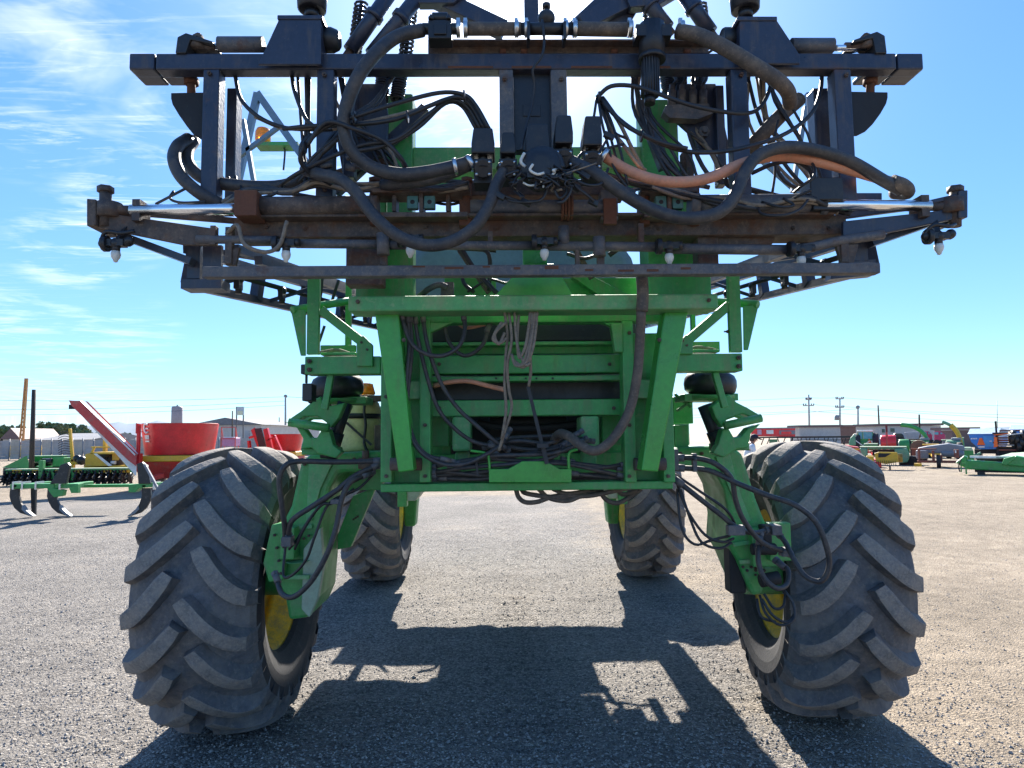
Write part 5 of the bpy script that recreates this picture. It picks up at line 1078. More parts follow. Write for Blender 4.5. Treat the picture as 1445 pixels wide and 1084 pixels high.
t, c = feed_wagon(22, 255, 1, 'big red mixer wagon tub with yellow band and white round emblem', dict(zt=ZY(251,597.5,22), zb=ZY(251,642,22), rt=1.13, rb=1.0))
f = MB()
def wrap(u, z, d=.0):   # u metres along the wall from the emblem centre
    a = R(243)+u/1.15; k = (z-ZY(251,642,22))/(ZY(251,597.5,22)-ZY(251,642,22)); r = 1.0+.13*k+.012+d
    ca, sa = math.cos(a), math.sin(a); return c+V((math.copysign(abs(ca)**.8,ca)*r, math.copysign(abs(sa)**.8,sa)*r*1.1, z))
def patch(us, z0, z1):
    n = len(us)-1
    for i in range(n):
        q = [wrap(us[i],z0),wrap(us[i+1],z0),wrap(us[i+1],z1),wrap(us[i],z1)]; w_ = [wrap(us[i],z0,.02),wrap(us[i+1],z0,.02),wrap(us[i+1],z1,.02),wrap(us[i],z1,.02)]
        f.add(q+w_, [(0,3,2,1),(4,5,6,7),(0,1,5,4),(1,2,6,5),(2,3,7,6),(3,0,4,7)])
ze = ZY(210,605,22.4)
f.tube([wrap(.11*math.cos(a), ze+.15*math.sin(a), .01) for a in [.8+i*.42 for i in range(12)]], .03, 6, 1); patch([-.02,.04,.10], ze-.03, ze+.02)
for i in range(3): patch([-.10+i*.075,-.05+i*.075], ze-.36, ze-.22)
patch([-.1,0,.1], ze-.45, ze-.40)
part('emblem', f, M['pale'], t)
b = MB(); b.rect(192,598,196,652,21.6,.12); b.rect(191,597,193,612,21.5,.06); b.rect(193,609,202,610,21.8,.05); b.rect(188,640,197,656,21.5,.2); part('conveyor_mount', b, M['red'], t, .02)
b = MB()
def cv(x, y, d): return P(x, y, 21.2+d)
b.add([cv(97,565,0),cv(113,566,0),cv(193,640,0),cv(192,658,0),cv(181,650,0),cv(101,573,0)]+[cv(97,565,.08),cv(113,566,.08),cv(193,640,.08),cv(192,658,.08),cv(181,650,.08),cv(101,573,.08)], [(0,5,4,3,2,1),(6,7,8,9,10,11),(0,1,7,6),(1,2,8,7),(2,3,9,8),(3,4,10,9),(4,5,11,10),(5,0,6,11)])
b.add([cv(120,566,1.0),cv(124,567,1.0),cv(197,640,1.0),cv(193,640,1.0)]+[cv(120,566,1.1),cv(124,567,1.1),cv(197,640,1.1),cv(193,640,1.1)],[(0,3,2,1),(4,5,6,7),(0,1,5,4),(1,2,6,5),(2,3,7,6),(3,0,4,7)])
cvr = part('conveyor', b, M['redd'], t)
b = MB(); b.add([cv(113,565.5,-.03),cv(117,566,.5),cv(196,640,.5),cv(191,641,-.03)]+[cv(114,567,-.03),cv(117,567.5,.5),cv(195,642,.5),cv(190,643,-.03)],[(0,1,2,3),(4,7,6,5),(0,4,5,1),(2,6,7,3),(1,5,6,2),(0,3,7,4)])
b.add([cv(104,574,.1),cv(112,575,.1),cv(193,656,.1),cv(192,672,.1)]+[cv(104,574,.5),cv(112,575,.5),cv(193,656,.5),cv(192,672,.5)],[(0,3,2,1),(4,5,6,7),(0,1,5,4),(1,2,6,5),(2,3,7,6),(3,0,4,7)])
part('conveyor_belt', b, M['pale'], cvr)
b = MB(); b.rect(97,571,104,577,21.3,.5); part('conveyor_hood', b, M['dark'], cvr)
t, c = feed_wagon(28, 402, 1, 'smaller red mixer wagon with folded black and red conveyor', dict(zt=ZY(402,613,28), zb=ZY(402,637,28), rt=.74, rb=.62))
b = MB(); b.add([P(354,607,27),P(360,603,27),P(372,637,27),P(366,640,27)]+[P(354,607,27.8),P(360,603,27.8),P(372,637,27.8),P(366,640,27.8)],[(0,3,2,1),(4,5,6,7),(0,1,5,4),(1,2,6,5),(2,3,7,6),(3,0,4,7)]); b.poly([(371,606),(377,604),(385,636),(377,636)],26.9,.2); b.pbar(350,622,351,632,27,3,.2); b.pbar(351,618,357,616,27,3,.2); b.pbar(386,615,397,640,26.9,3,.2); b.pbar(376,622,388,615,26.9,2,.1)
cvr = part('conveyor', b, M['red'], t, .01)
b = MB(); b.poly([(359,605),(369,604),(377,637),(367,638)],26.95,.4); part('conveyor_belt', b, M['black2'], cvr)
# --- pink tote in a red cage, sign, tank, poles
b0 = thing('caged_tote', 'pink tote inside a thin red cage by the long building', 'tote', gbase(323, 45))
b = MB(); b.rect(313,618,332,630,45,.9); part('tote', b, M['pink'], b0, .04); b = MB(); b.rect(315,616.5,330,618.5,45.1,.7); part('lid', b, M['pale'], b0)
b = MB()
for x in (312.5,332.5):
    for d in (-.05,1.0): b.bar(V((GX(x,45),45+d,0)), P(x,603,45+d), .05)
b.bar(P(312.5,603,45),P(332.5,603,45),.05); b.bar(P(312.5,619,44.95),P(332.5,619,44.95),.05); part('cage', b, M['redd'], b0)
b0 = thing('post_sign', 'blank pale sign board high on two thin dark posts', 'sign', gbase(338.5, 60))
for x in (334,343.5):
    b = MB(); b.bar(V((GX(x,60),60,0)), P(x,574,60), .09); part('post', b, M['wire'], b0)
b = MB(); b.rect(334,574,344,586,59.9,.08); part('board', b, mat('sign_board', (.42,.50,.55), .5), b0)
b = MB(); b.rect(335,580,342.5,585.5,59.88,.01); part('board_panel', b, M['cream'] if False else mat('faded_sign_panel', (.55,.58,.42), .5), b0)
b0 = thing('storage_silo', 'plain cylindrical silo rising behind the red mixer tub', 'silo', gbase(245, 120))
b = MB(); c = V((GX(245,120),121,0)); b.lathe([(0,.95),(ZY(245,575,120),.95),(ZY(245,573.5,120),.8),(ZY(245,573,120),.1)], c, (0,0,1), 24); part('shell', b, mat('silo_grey', (.30,.26,.27), .6, scale=.6), b0); b = MB(); b.bar(c+V((0,0,ZY(245,573,120))), c+V((0,0,ZY(245,571,120))), .2); part('vent', b, M['greym'], b0)
def pole(px, py, Y, r, m, label, top=None, lean=0, arms=(), trf=None, name='utility_pole', cat='pole', group=None):
    t = thing(name, label, cat, gbase(px+lean, Y), group); b = MB(); b.tube([V((GX(px+lean,Y),Y,-.05)), P(px,py,Y)], [r, r*.75], 10, 1); part('shaft', b, m, t)
    for y, w in arms:
        b = MB(); b.rect(px-w, y-.7, px+w, y+.7, Y-.12, .1)
        k = part('crossarm', b, m, t); 
        for s in (-1, -.55, .55, 1):
            b = MB(); b.pcyl(px+s*w*.95, y-.5, px+s*w*.95, y-3, Y-.07, .9, 8); part('insulator', b, M['greym'], k)
    if trf:
        b = MB(); x, y0, y1 = trf; b.pcyl(x, y0, x, y1, Y-.4, 3.2, 14); part('transformer', b, M['greym'], t)
    return t
pole(48, 550, 26, .10, M['woodd'], 'dark wooden post rising behind the corn head', lean=-1.5, name='wooden_post', cat='post')
pole(328, 580, 62, .07, M['woodd'], 'thin bare pole next to the two-post sign')
pole(403, 557, 90, .16, M['pgrey'], 'pale pole topped with a small lamp bracket, behind the smaller mixer wagon', arms=((560.5,1.6),))
pole(394, 589, 95, .08, M['woodd'], 'short dark pole behind the smaller mixer wagon')
pole(1141, 557, 110, .17, M['pgrey'], 'tall pole carrying two crossarms', arms=((564,4), (572.5,7.5)), lean=1)
pole(1185, 561, 110, .17, M['pgrey'], 'pole with a grey transformer can under its crossarms', arms=((563,5.5), (575,6)), trf=(1181,586,593))
pole(1210.5, 572, 95, .15, M['pgrey'], 'bare pale pole standing above the tractor cab', arms=((576,2),))
pole(1239, 572, 92, .13, M['wood'], 'leaning bare brown pole at the corner of the beige building', lean=2)
pole(1297, 585, 80, .13, M['woodd'], 'dark pole in front of the beige building between the two spouts')
pole(1407, 566, 120, .05, M['greym'], 'very thin metal mast above the blue wagons', name='antenna_mast', cat='mast')
def lattice():
    Y = 70; t = thing('orange_mast', 'leaning orange lattice mast beside the dark wooden post', 'mast', gbase(32, Y)); 
    p0, p1 = P(30,620,Y), P(37,534,Y); p0.z = 1.2; b = MB()
    for dx, dy in ((-.15,0),(.15,0),(0,.3)): b.bar(p0+V((dx,dy,0)), p1+V((dx*.6,dy*.6,0)), .13)
    n = 16
    for i in range(n):
        a = p0.lerp(p1, i/n); c = p0.lerp(p1, (i+1)/n); s = .15 if i % 2 else -.15; b.bar(a+V((s,0,0)), c+V((-s*.8,0,0)), .05); b.bar(a+V((s,0,0)), c+V((0,.3,0)), .05)
    part('lattice', b, mat('weathered_orange', (.45,.22,.07), .6, dust=.3, rust=.2), t)
    b = MB(); b.box(p0.x-1.2,p0.x+1.4,Y-.6,Y+1.2,0,1.2); part('carrier', b, M['oyel'], t, .1)
lattice()
# --- long fence on the left and buildings
def building(name, label, cat, x0, x1, yt, Y, depth, mw, mr, pitch=0, base=0., wins=(), doors=()):
    X0, X1 = GX(x0,Y), GX(x1,Y); zt = ZY((x0+x1)/2, yt, Y); t = thing(name, label, cat, ((X0+X1)/2, Y, 0)); b = MB(); b.box(X0,X1,Y,Y+depth,0,zt); part('wall', b, mw, t)
    b = MB(); o = .25
    if pitch: b.prism([(X0-o,zt+.03),(X1+o,zt+.03),((X0+X1)/2,zt+pitch)], Y-o, Y+depth+o) if pitch > 0 else b.prismx([(Y-o,zt+.03),(Y+depth+o,zt+.03),(Y+depth/2,zt-pitch)], X0-o, X1+o)
    else: b.box(X0-o,X1+o,Y-o,Y+depth+o,zt+.02,zt+.3)
    part('roof', b, mr, t)
    for (a, c, d, e) in wins:
        b = MB(); b.rect(a,c,d,e,Y-.06,.05); k = part('window', b, M['pale'], t); b = MB(); b.rect(a+.3,c+.3,d-.3,e-.3,Y-.08,.03); part('pane', b, M['glass'], k)
    for (a, c, d, e) in doors:
        b = MB(); b.rect(a,c,d,e,Y-.06,.05); part('door', b, M['cladg'], t)
    return t
building('grey_shed', 'low grey shed with a wide pale metal roof behind the fence', 'shed', 52, 128, 621, 85, 14, M['conc'], M['roof'], -.9)
building('dark_roof_house', 'small house with a dark peaked roof beside the orange mast', 'house', 4, 28, 620, 90, 8, M['conc'], M['brownclad'], 1.5)
building('long_warehouse', 'long pale warehouse with a low gable behind the mixer wagons', 'warehouse', 268, 368, 600, 80, 20, M['conc'], M['roof'], .9, doors=((296,607,306,622),(346,608,352,622)))
building('white_shed', 'grey shed with a pale lean roof behind the smaller mixer wagon', 'shed', 378, 420, 604, 100, 12, M['cladg'], M['roof'], -.5)
def fence():
    Y = 58; t = thing('privacy_fence', 'long pale slatted fence running behind the hay machines', 'fence', gbase(120, Y)); n = 36; X0, X1 = GX(-60,Y), GX(470,Y)
    for i in range(n):
        a, c = X0+(X1-X0)*i/n, X0+(X1-X0)*(i+1)/n; b = MB()
        for k in range(6): b.box(a+.04,c-.04,Y+(.03 if k%2 else 0),Y+.04+(.03 if k%2 else 0),.08+k*.27,.08+k*.27+.262)
        part('fence_panel', b, FM[i%3], t)
        b = MB(); b.tube([(a,Y-.06,0),(a,Y-.06,1.85)],.045,6,1); part('post', b, M['greym'], t)
FM = [mat('fence_slat_%s' % n, c, .7, scale=.8, var=.2) for n, c in (('pale',(.40,.36,.33)),('grey',(.33,.31,.30)),('tan',(.44,.38,.31)))]
fence()
building('beige_building', 'beige flat-roofed building with small dark windows', 'building', 1236, 1328, 601, 88, 5, M['conc'], M['brownclad'], 0, wins=((1256,604,1263,610),(1244,605,1249,611)))
building('brown_building', 'low brown metal building behind the tractor', 'building', 1186, 1236, 602.5, 96, 4, M['brownclad'], M['brownclad'], 0)
building('ribbed_trailer_shed', 'long pale ribbed shed end-on beside the red header', 'shed', 1128, 1186, 603, 90, 3, M['conc'], M['brownclad'], 0)
building('dark_shed', 'long dark brown shed next to the blue wagon', 'shed', 1344, 1378, 607, 70, 3, M['brownclad'], M['brownclad'], 0)
def trees():
    rnd = random.Random(11); lm = [mat('tree_leaf', (.10,.15,.06), .6, var=.5, scale=.9), mat('olive_leaf', (.14,.165,.075), .6, var=.5, scale=.9)]
    spec = [(2,603,14,'broad dark tree at the far left edge, behind the dark roofed house'),(17,600,13,'pointed olive tree left of the orange mast'),(28,607,8,'small dark tree right at the foot of the orange mast'),(60,596,15,'tall rounded tree right of the dark wooden post'),(72,597,11,'leafy tree second right of the dark wooden post'),(86,599,10,'narrow tree behind the upright hay rake'),
            (97,599,13,'wide olive tree just right of the hay rake'),(112,601,13,'dark tree behind the right end of the grey shed roof'),(125,609,11,'low round tree at the lower edge of the red conveyor'),(135,612,9,'lowest bushy tree beside the red conveyor'),(176,612,8,'sparse tree between the conveyor and the mixer tub'),(1122,612,5,'small tree right of the red header')]
    for i, (px, py, wpx, lab) in enumerate(spec):
        Y = 125+rnd.uniform(-8,12); x = GX(px,Y); H = ZY(px,py,Y); Rr = wpx*Y/FPX*.95; t = thing('tree', lab, 'tree', (x,Y,0), 'trees beyond the fence')
        b = MB(); b.tube([(x,Y,0),(x+.2,Y,H*.4),(x,Y,H*.8)],[.28,.08],8,3)
        for k in range(5):
            a = rnd.random()*6.28; z = H*rnd.uniform(.3,.6); b.tube([(x,Y,z),(x+math.cos(a)*Rr*.7,Y+math.sin(a)*Rr*.7,z+H*.2)],[.1,.03],5,1)
        part('trunk', b, M['woodd'], t)
        b = MB(); cl = [(rnd.uniform(-.7,.7)*Rr, rnd.uniform(-.7,.7)*Rr, H*rnd.uniform(.3,.93)) for _ in range(22)]
        for cx, cy, cz in cl:
            f = 1.25-.75*abs(cz/H-.5)
            for k in range(70):
                d = V((rnd.gauss(0,1),rnd.gauss(0,1),rnd.gauss(0,.8))).normalized()*rnd.random()**.5*Rr*.42*f; q = V((x+cx*f,Y+cy*f,min(cz+d.z,H*1.02)))+V((d.x,d.y,0)); u = V((rnd.gauss(0,1),rnd.gauss(0,1),rnd.gauss(0,1))).normalized(); w = u.orthogonal(); s = rnd.uniform(.14,.34)
                b.add([q-u*s,q+w*s*.6,q+u*s,q-w*s*.6],[(0,1,2,3)])
        part('crown', b, lm[i%2], t, nofix=True)
trees()
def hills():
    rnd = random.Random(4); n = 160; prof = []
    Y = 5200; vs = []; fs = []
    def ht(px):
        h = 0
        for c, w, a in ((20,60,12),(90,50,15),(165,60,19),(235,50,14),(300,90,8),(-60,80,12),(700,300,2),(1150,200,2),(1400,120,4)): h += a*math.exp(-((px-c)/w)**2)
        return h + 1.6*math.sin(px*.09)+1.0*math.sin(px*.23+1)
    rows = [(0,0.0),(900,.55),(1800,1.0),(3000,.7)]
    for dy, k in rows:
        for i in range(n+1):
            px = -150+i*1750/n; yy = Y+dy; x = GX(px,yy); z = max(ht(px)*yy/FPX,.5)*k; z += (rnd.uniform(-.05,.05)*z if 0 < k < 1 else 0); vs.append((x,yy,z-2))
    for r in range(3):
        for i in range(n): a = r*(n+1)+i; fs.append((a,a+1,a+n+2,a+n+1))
    b = MB(); b.add(vs,fs,True); solo('hills', b, mat('far_hills_haze_tint', (.09,.135,.19), .9, scale=.004), None, None, (0,Y,0), kind='structure')  # blue-grey of distant haze is painted into the hill colour
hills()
# --- power lines
def wires():
    defs = [((1141,563,110),[(700,568,120)],(1185,563,110)),]
    lst = [('left of the two-crossarm pole, top', (700,563,130),(1137,561.5,110)), ('x', (700,575,130),(1133,571,110)), ('x',(1145,561.5,110),(1180,561.5,110)), ('x',(1148,571,110),(1190,574,110)), ('x',(1190,561.5,110),(1700,572,118)), ('x',(1191,574,110),(1700,585,118)),
           ('x',(1211,577,95),(1700,592,100)), ('x',(700,592,100),(1210,577,95)), ('x',(-250,556,90),(402,560,90)), ('x',(-250,574,90),(402,566,90)), ('x',(-250,582,95),(402,572,92)), ('x',(404,560,90),(700,566,100)), ('x',(700,583,130),(1141,580,110)), ('x',(1141,580,110),(1700,600,110))]
    for i, (_, a, c) in enumerate(lst):
        p, q = P(*a), P(*c); b = MB(); n = 12; sag = (q-p).length*.012
        b.tube([p.lerp(q,k/n)-V((0,0,sag*4*(k/n)*(1-k/n))) for k in range(n+1)], .022, 5, 1); solo('power_line', b, M['wire'], 'thin dark power line strung across the sky between the poles', 'power line', (p+q)/2, 'power lines')
wires()
# --- right-hand side
def person():
    Y = 17.0; s0 = P(1062,617,Y); x = GX(1056,Y); t = thing('person', 'person in a white shirt and dark cap looking down at a white sheet', 'person', (x,Y,0))
    H = 1.62
    def skin(name, pts, edges, rad, m, root=0, lv=2, parent=t):
        me = bpy.data.meshes.new(name); me.from_pydata([(p[0],p[1],p[2]) for p in pts], edges, []); o = bpy.data.objects.new(name, me); _link(o, parent, WLOC[parent.name]); me.materials.append(m)
        sk = o.modifiers.new('skin','SKIN'); sk.use_smooth_shade = True
        for i, r in enumerate(rad): me.skin_vertices[0].data[i].radius = r if isinstance(r, tuple) else (r, r)
        for d in me.skin_vertices[0].data: d.use_root = False
        me.skin_vertices[0].data[root].use_root = True
        sd = o.modifiers.new('sub','SUBSURF'); sd.levels = lv; sd.render_levels = lv; return o
    sk = mat('skin', (.42,.19,.11), .5); shirt = mat('white_shirt', (.74,.73,.71), .8); jean = mat('dark_trousers', (.03,.035,.06), .8)
    # facing right (+x), head bowed
    pts = [(0,0,.92),(.0,0,1.08),(.02,0,1.24),(.05,0,1.36),(.085,0,1.43),(.13,0,1.50),(.15,0,1.56),
           (.02,-.19,1.33),(.06,-.24,1.08),(.26,-.16,1.06),(.35,-.12,1.08),(.02,.19,1.33),(.06,.24,1.08),(.26,.16,1.08),(.35,.12,1.10),
           (0,-.10,.86),(.03,-.11,.50),(-.03,-.11,.09),(.10,-.11,.045),(0,.10,.86),(.0,.11,.50),(-.06,.11,.09),(.07,.11,.045)]
    ed = [(0,1),(1,2),(2,3),(3,4),(4,5),(5,6),(3,7),(7,8),(8,9),(9,10),(3,11),(11,12),(12,13),(13,14),(0,15),(15,16),(16,17),(17,18),(0,19),(19,20),(20,21),(21,22)]
    rad = [(.13,.15),(.12,.14),(.13,.17),(.09,.12),.058,(.085,.078),(.075,.07),.055,.042,.034,.034,.055,.042,.034,.034,.088,.062,.045,.04,.088,.062,.045,.04]
    body = skin('body', pts, ed, rad, sk)
    skin('shirt', [(0,0,.90),(.0,0,1.08),(.02,0,1.24),(.04,0,1.35),(.02,-.19,1.33),(.05,-.235,1.12),(.02,.19,1.33),(.05,.235,1.12)], [(0,1),(1,2),(2,3),(3,4),(4,5),(3,6),(6,7)], [(.15,.17),(.14,.16),(.15,.185),(.085,.11),.075,.06,.075,.06], shirt)
    skin('trousers', [(0,0,.93),(0,-.10,.84),(.03,-.11,.50),(-.03,-.11,.10),(0,.10,.84),(.0,.11,.50),(-.06,.11,.10)], [(0,1),(1,2),(2,3),(0,4),(4,5),(5,6)], [(.145,.16),.105,.08,.065,.105,.08,.065], jean)
    # hands: five fingers on each, holding the sheet
    for sy in (-1, 1):
        hx, hy, hz = .35, sy*.12, 1.09
        for k in range(4): skin('finger', [(hx+.02,hy+sy*(-.03+k*.02),hz),(hx+.06,hy+sy*(-.03+k*.02)-sy*.01,hz+.005),(hx+.075,hy+sy*(-.03+k*.02)-sy*.03,hz-.015)], [(0,1),(1,2)], [.010,.009,.008], sk, lv=1)
        skin('thumb', [(hx+.0,hy-sy*.02,hz+.02),(hx+.04,hy-sy*.05,hz+.035)], [(0,1)], [.011,.009], sk, lv=1)
    for o in t.children:
        if o.name.startswith(('body','shirt','trousers','finger','thumb')): pass
    def lp(mb): 
        for v in mb.v: v += V((x,Y,0))
        return mb
    b = MB(); c = V((.155,0,1.555)); b.ball(c+V((.0,0,.02)), .098, 16, (1.05,.92,.8)); b.prism([(c.x+.05,c.z+.012),(c.x+.19,c.z-.05),(c.x+.185,c.z-.06),(c.x+.05,c.z-.0)], -.075, .075); part('cap', lp(b), mat('dark_cap', (.012,.012,.03), .8), t)
    b = MB(); b.ball((.105,0,1.51), .085, 12, (.9,.95,1.0)); part('hair', lp(b), M['woodd'], t)
    b = MB(); b.prism([(.205,1.525),(.245,1.487),(.21,1.48)], -.014, .014); b.ball((.165,-.082,1.505),.022,8,(.7,.4,1.1)); b.ball((.165,.082,1.505),.022,8,(.7,.4,1.1)); part('nose_and_ears', lp(b), sk, t)
    b = MB(); 
    for sy in (-1,1): b.ball((.208,sy*.03,1.522),.012,8)
    b.box(.196,.206,-.025,.025,1.456,1.461); part('face_detail', lp(b), M['woodd'], t)
    b = MB(); b.prism([(.36,1.10),(.62,1.16),(.62,1.165),(.36,1.105)], -.10, .12); solo('paper_sheet', lp(b), M['pale'], 'white sheet of paper held by the person', 'paper', (x+.4,Y,1.1))
person()
def red_header():
    Y = 48; t = thing('red_harvest_header', 'red and grey panelled header with a white graphic on its long frame', 'harvest header', gbase(1093, Y))
    b = MB(); b.poly([(1059,616),(1061,604.5),(1122,603.5),(1122,616.5)],Y,.5); part('back_panel', b, M['litred'], t, .02)
    b = MB(); b.rect(1066,603.5,1122,605,Y-.03,.02); b.rect(1100,607.5,1122,613,Y-.03,.02); part('grey_panel', b, M['greym'], t)
    b = MB(); b.rect(1103,609,1117,612.5,Y-.06,.02); part('red_inset', b, M['litred'], t)
    b = MB(); b.rect(1082,607,1092,612.5,Y-.06,.02); part('graphic_panel', b, M['pale'], t); b = MB(); b.rect(1069,606.5,1075,613.5,Y-.06,.02); part('pink_panel', b, mat('pale_pink_panel', (.5,.3,.4), .5), t)
    b = MB(); b.rect(1056,616.5,1124,618.5,Y-.1,.6)
    for x in (1078,1086,1097,1108,1118): b.pbar(x,618,x+4*(1 if x%2 else -1),628,Y,1.4,.1)
    b.rect(1060,618,1063,640,Y+.1,.15); b.rect(1116,618,1118.5,640,Y+.1,.15); part('frame', b, M['black2'], t)
    b = MB(); b.rect(1083,620,1095,629,Y+.3,.5); part('crate', b, M['teal'], t)
red_header()
def draper_trailer():
    Y = 52; t = thing('header_trailer', 'long black header frame on V legs in front of the ribbed shed', 'trailer', gbase(1155, Y)); b = MB(); b.rect(1118,615.5,1200,618,Y,.5); b.rect(1118,620.5,1200,621.5,Y+.2,.2); part('beam', b, M['black2'], t)
    for x in (1128,1140,1152,1166,1178,1190):
        b = MB(); b.pbar(x-3,618,x,627,Y,1.2,.1); b.pbar(x+3,618,x,627,Y,1.2,.1); b.bar(V((GX(x,Y),Y+.1,.8)),V((GX(x,Y),Y+.1,0)),.12); part('leg', b, M['black2'], t)
    for x in (1133,1172): wheel_part(t, V((GX(x,Y),Y+.1,.33)), .33, .22, M['pale'])
draper_trailer()
def tractor():
    Y = 46; t = thing('tractor', 'green tractor with pale roof and blue tinted cab glass seen from behind', 'tractor', gbase(1221, Y))
    b = MB(); b.rect(1209,607,1232,609.5,Y,1.4); part('cab_roof', b, M['pale'], t, .05)
    b = MB()
    for x in (1210,1217,1231): b.rect(x-.5,609.5,x+.5,620,Y+.05,.08)
    b.rect(1210,619.5,1232,622,Y,1.3); part('cab_frame', b, M['dgreen'], t)
    b = MB(); b.rect(1210.4,609.8,1216.6,619.4,Y+.1,.02); b.rect(1217.4,609.8,1230.4,619.4,Y+.1,.02); part('window', b, M['glassb'], t)
    b = MB(); b.rect(1212,622,1230,632,Y-.1,2.6); part('body', b, M['dgreen'], t, .1)
    b = MB(); p = P(1228,622.5,Y-.13); b.prism([(p.x-.19,p.z-.17),(p.x+.19,p.z-.17),(p.x,p.z+.19)], Y-.14, Y-.12); part('slow_vehicle_sign', b, M['orange'], t)
    for x in (1209,1235): wheel_part(t, V((GX(x,Y),Y+.5,.8)), .8, .45, M['yellow'])
    b = MB(); b.pbar(1212,622,1222,629,Y-.4,1.2,.1); b.pbar(1232,622,1222,629,Y-.4,1.2,.1); part('hitch_arm', b, M['pale'], t)
tractor()
def round_baler(px, Y, wpx, label, m, strip=None, py=617):
    t = thing('round_baler', label, 'baler', gbase(px, Y)); w = wpx*Y/FPX; r = (ZY(px,py,Y)-.35)/2; c = V((GX(px,Y),Y+r,.35+r))
    b = MB(); b.lathe([(-w/2,r*.2),(-w/2,r*.96),(-w/2+.05,r),(w/2-.05,r),(w/2,r*.96),(w/2,r*.2)], c, (1,0,0), 26); part('bale_chamber', b, m, t)
    b = MB(); b.box(c.x-w*.4,c.x+w*.4,c.y-r*.8,c.y+r*.8,.35,.6); b.bar((c.x,c.y-r,.5),(c.x,c.y-r-1,.45),.12); part('frame', b, M['black2'], t)
    for s in (-1,1): wheel_part(t, V((c.x+s*(w/2+.14),c.y+.1,.36)), .36, .24, M['pale'])
    b = MB(); b.lathe([(-.02,.1),(-.02,r*.7),(.02,r*.7),(.02,.1)], c+V((-w/2-.02,0,0)), (1,0,0), 20); part('side_shield', b, strip or M['pale'], t)
    return t
round_baler(1253, 44, 22, 'shiny red round baler with a blue stripe beside the upright red post', M['litred'], M['purp'], 614)
round_baler(1275, 40, 15, 'green round baler with white edges under the green spout', M['dgreen'], M['pale'], 620)
b0 = thing('red_post', 'upright square red post in front of the red baler', 'post', gbase(1251, 40)); b = MB(); b.rect(1249.5,600,1252.5,610,40,.15); part('post_tip', b, mat('dark_red', (.15,.01,.012), .5), b0); b = MB(); X = P(1251,610,40); b.box(X.x-.065,X.x+.065,40,40.15,0,X.z); part('shaft', b, M['redd'], b0)
def chopper(px, Y, label, m, m2, pts, r):
    t = thing('forage_harvester', label, 'forage harvester', gbase(px, Y)); b = MB(); b.hose(pts, r, Y+.6, 10); part('spout', b, m2, t)
    b = MB(); b.rect(px-11,622,px+11,634,Y,1.8); part('body', b, m, t, .1); b = MB(); b.rect(px-6,618,px+8,622,Y+.2,1.2); part('engine_cover', b, M['greym'], t, .05)
    for s in (-8,8): wheel_part(t, V((GX(px+s,Y),Y-.1,.5)), .5, .35, M['yellow'])
    return t
chopper(1301, 42, 'green forage harvester with a long arched green spout', M['dgreen'], M['dgreen'], "1262,599.5 1275,601 1286,605 1295,612 1301,622", .14)
t = chopper(1345, 40, 'old forage harvester with a tall yellow spout ending in a green tip', M['teal'], M['oyel'], "1332,600 1339,607 1344,616 1346,628", .17)
b = MB(); b.hose("1320,595.5 1326,597.5 1332,600.5",.10,40.6,8); part('spout_tip', b, M['teal'], t)
def rusty_hood():
    Y = 37; t = thing('rusty_drum', 'rusty half-round drum hood between the green baler and the grey header', 'drum', gbase(1297, Y)); b = MB(); c = P(1297,632,Y); rings = []
    b.prism([(c.x+math.cos(a)*.52, c.z+math.sin(a)*.42) for a in [i*math.pi/14 for i in range(15)]], Y, Y+1.2); part('hood', b, mat('rusty_brown', (.16,.09,.06), .8, rust=.3), t); b = MB(); b.box(c.x-.45,c.x+.45,Y+.1,Y+1.1,0,c.z); part('stand', b, M['rmetal'], t)
rusty_hood()
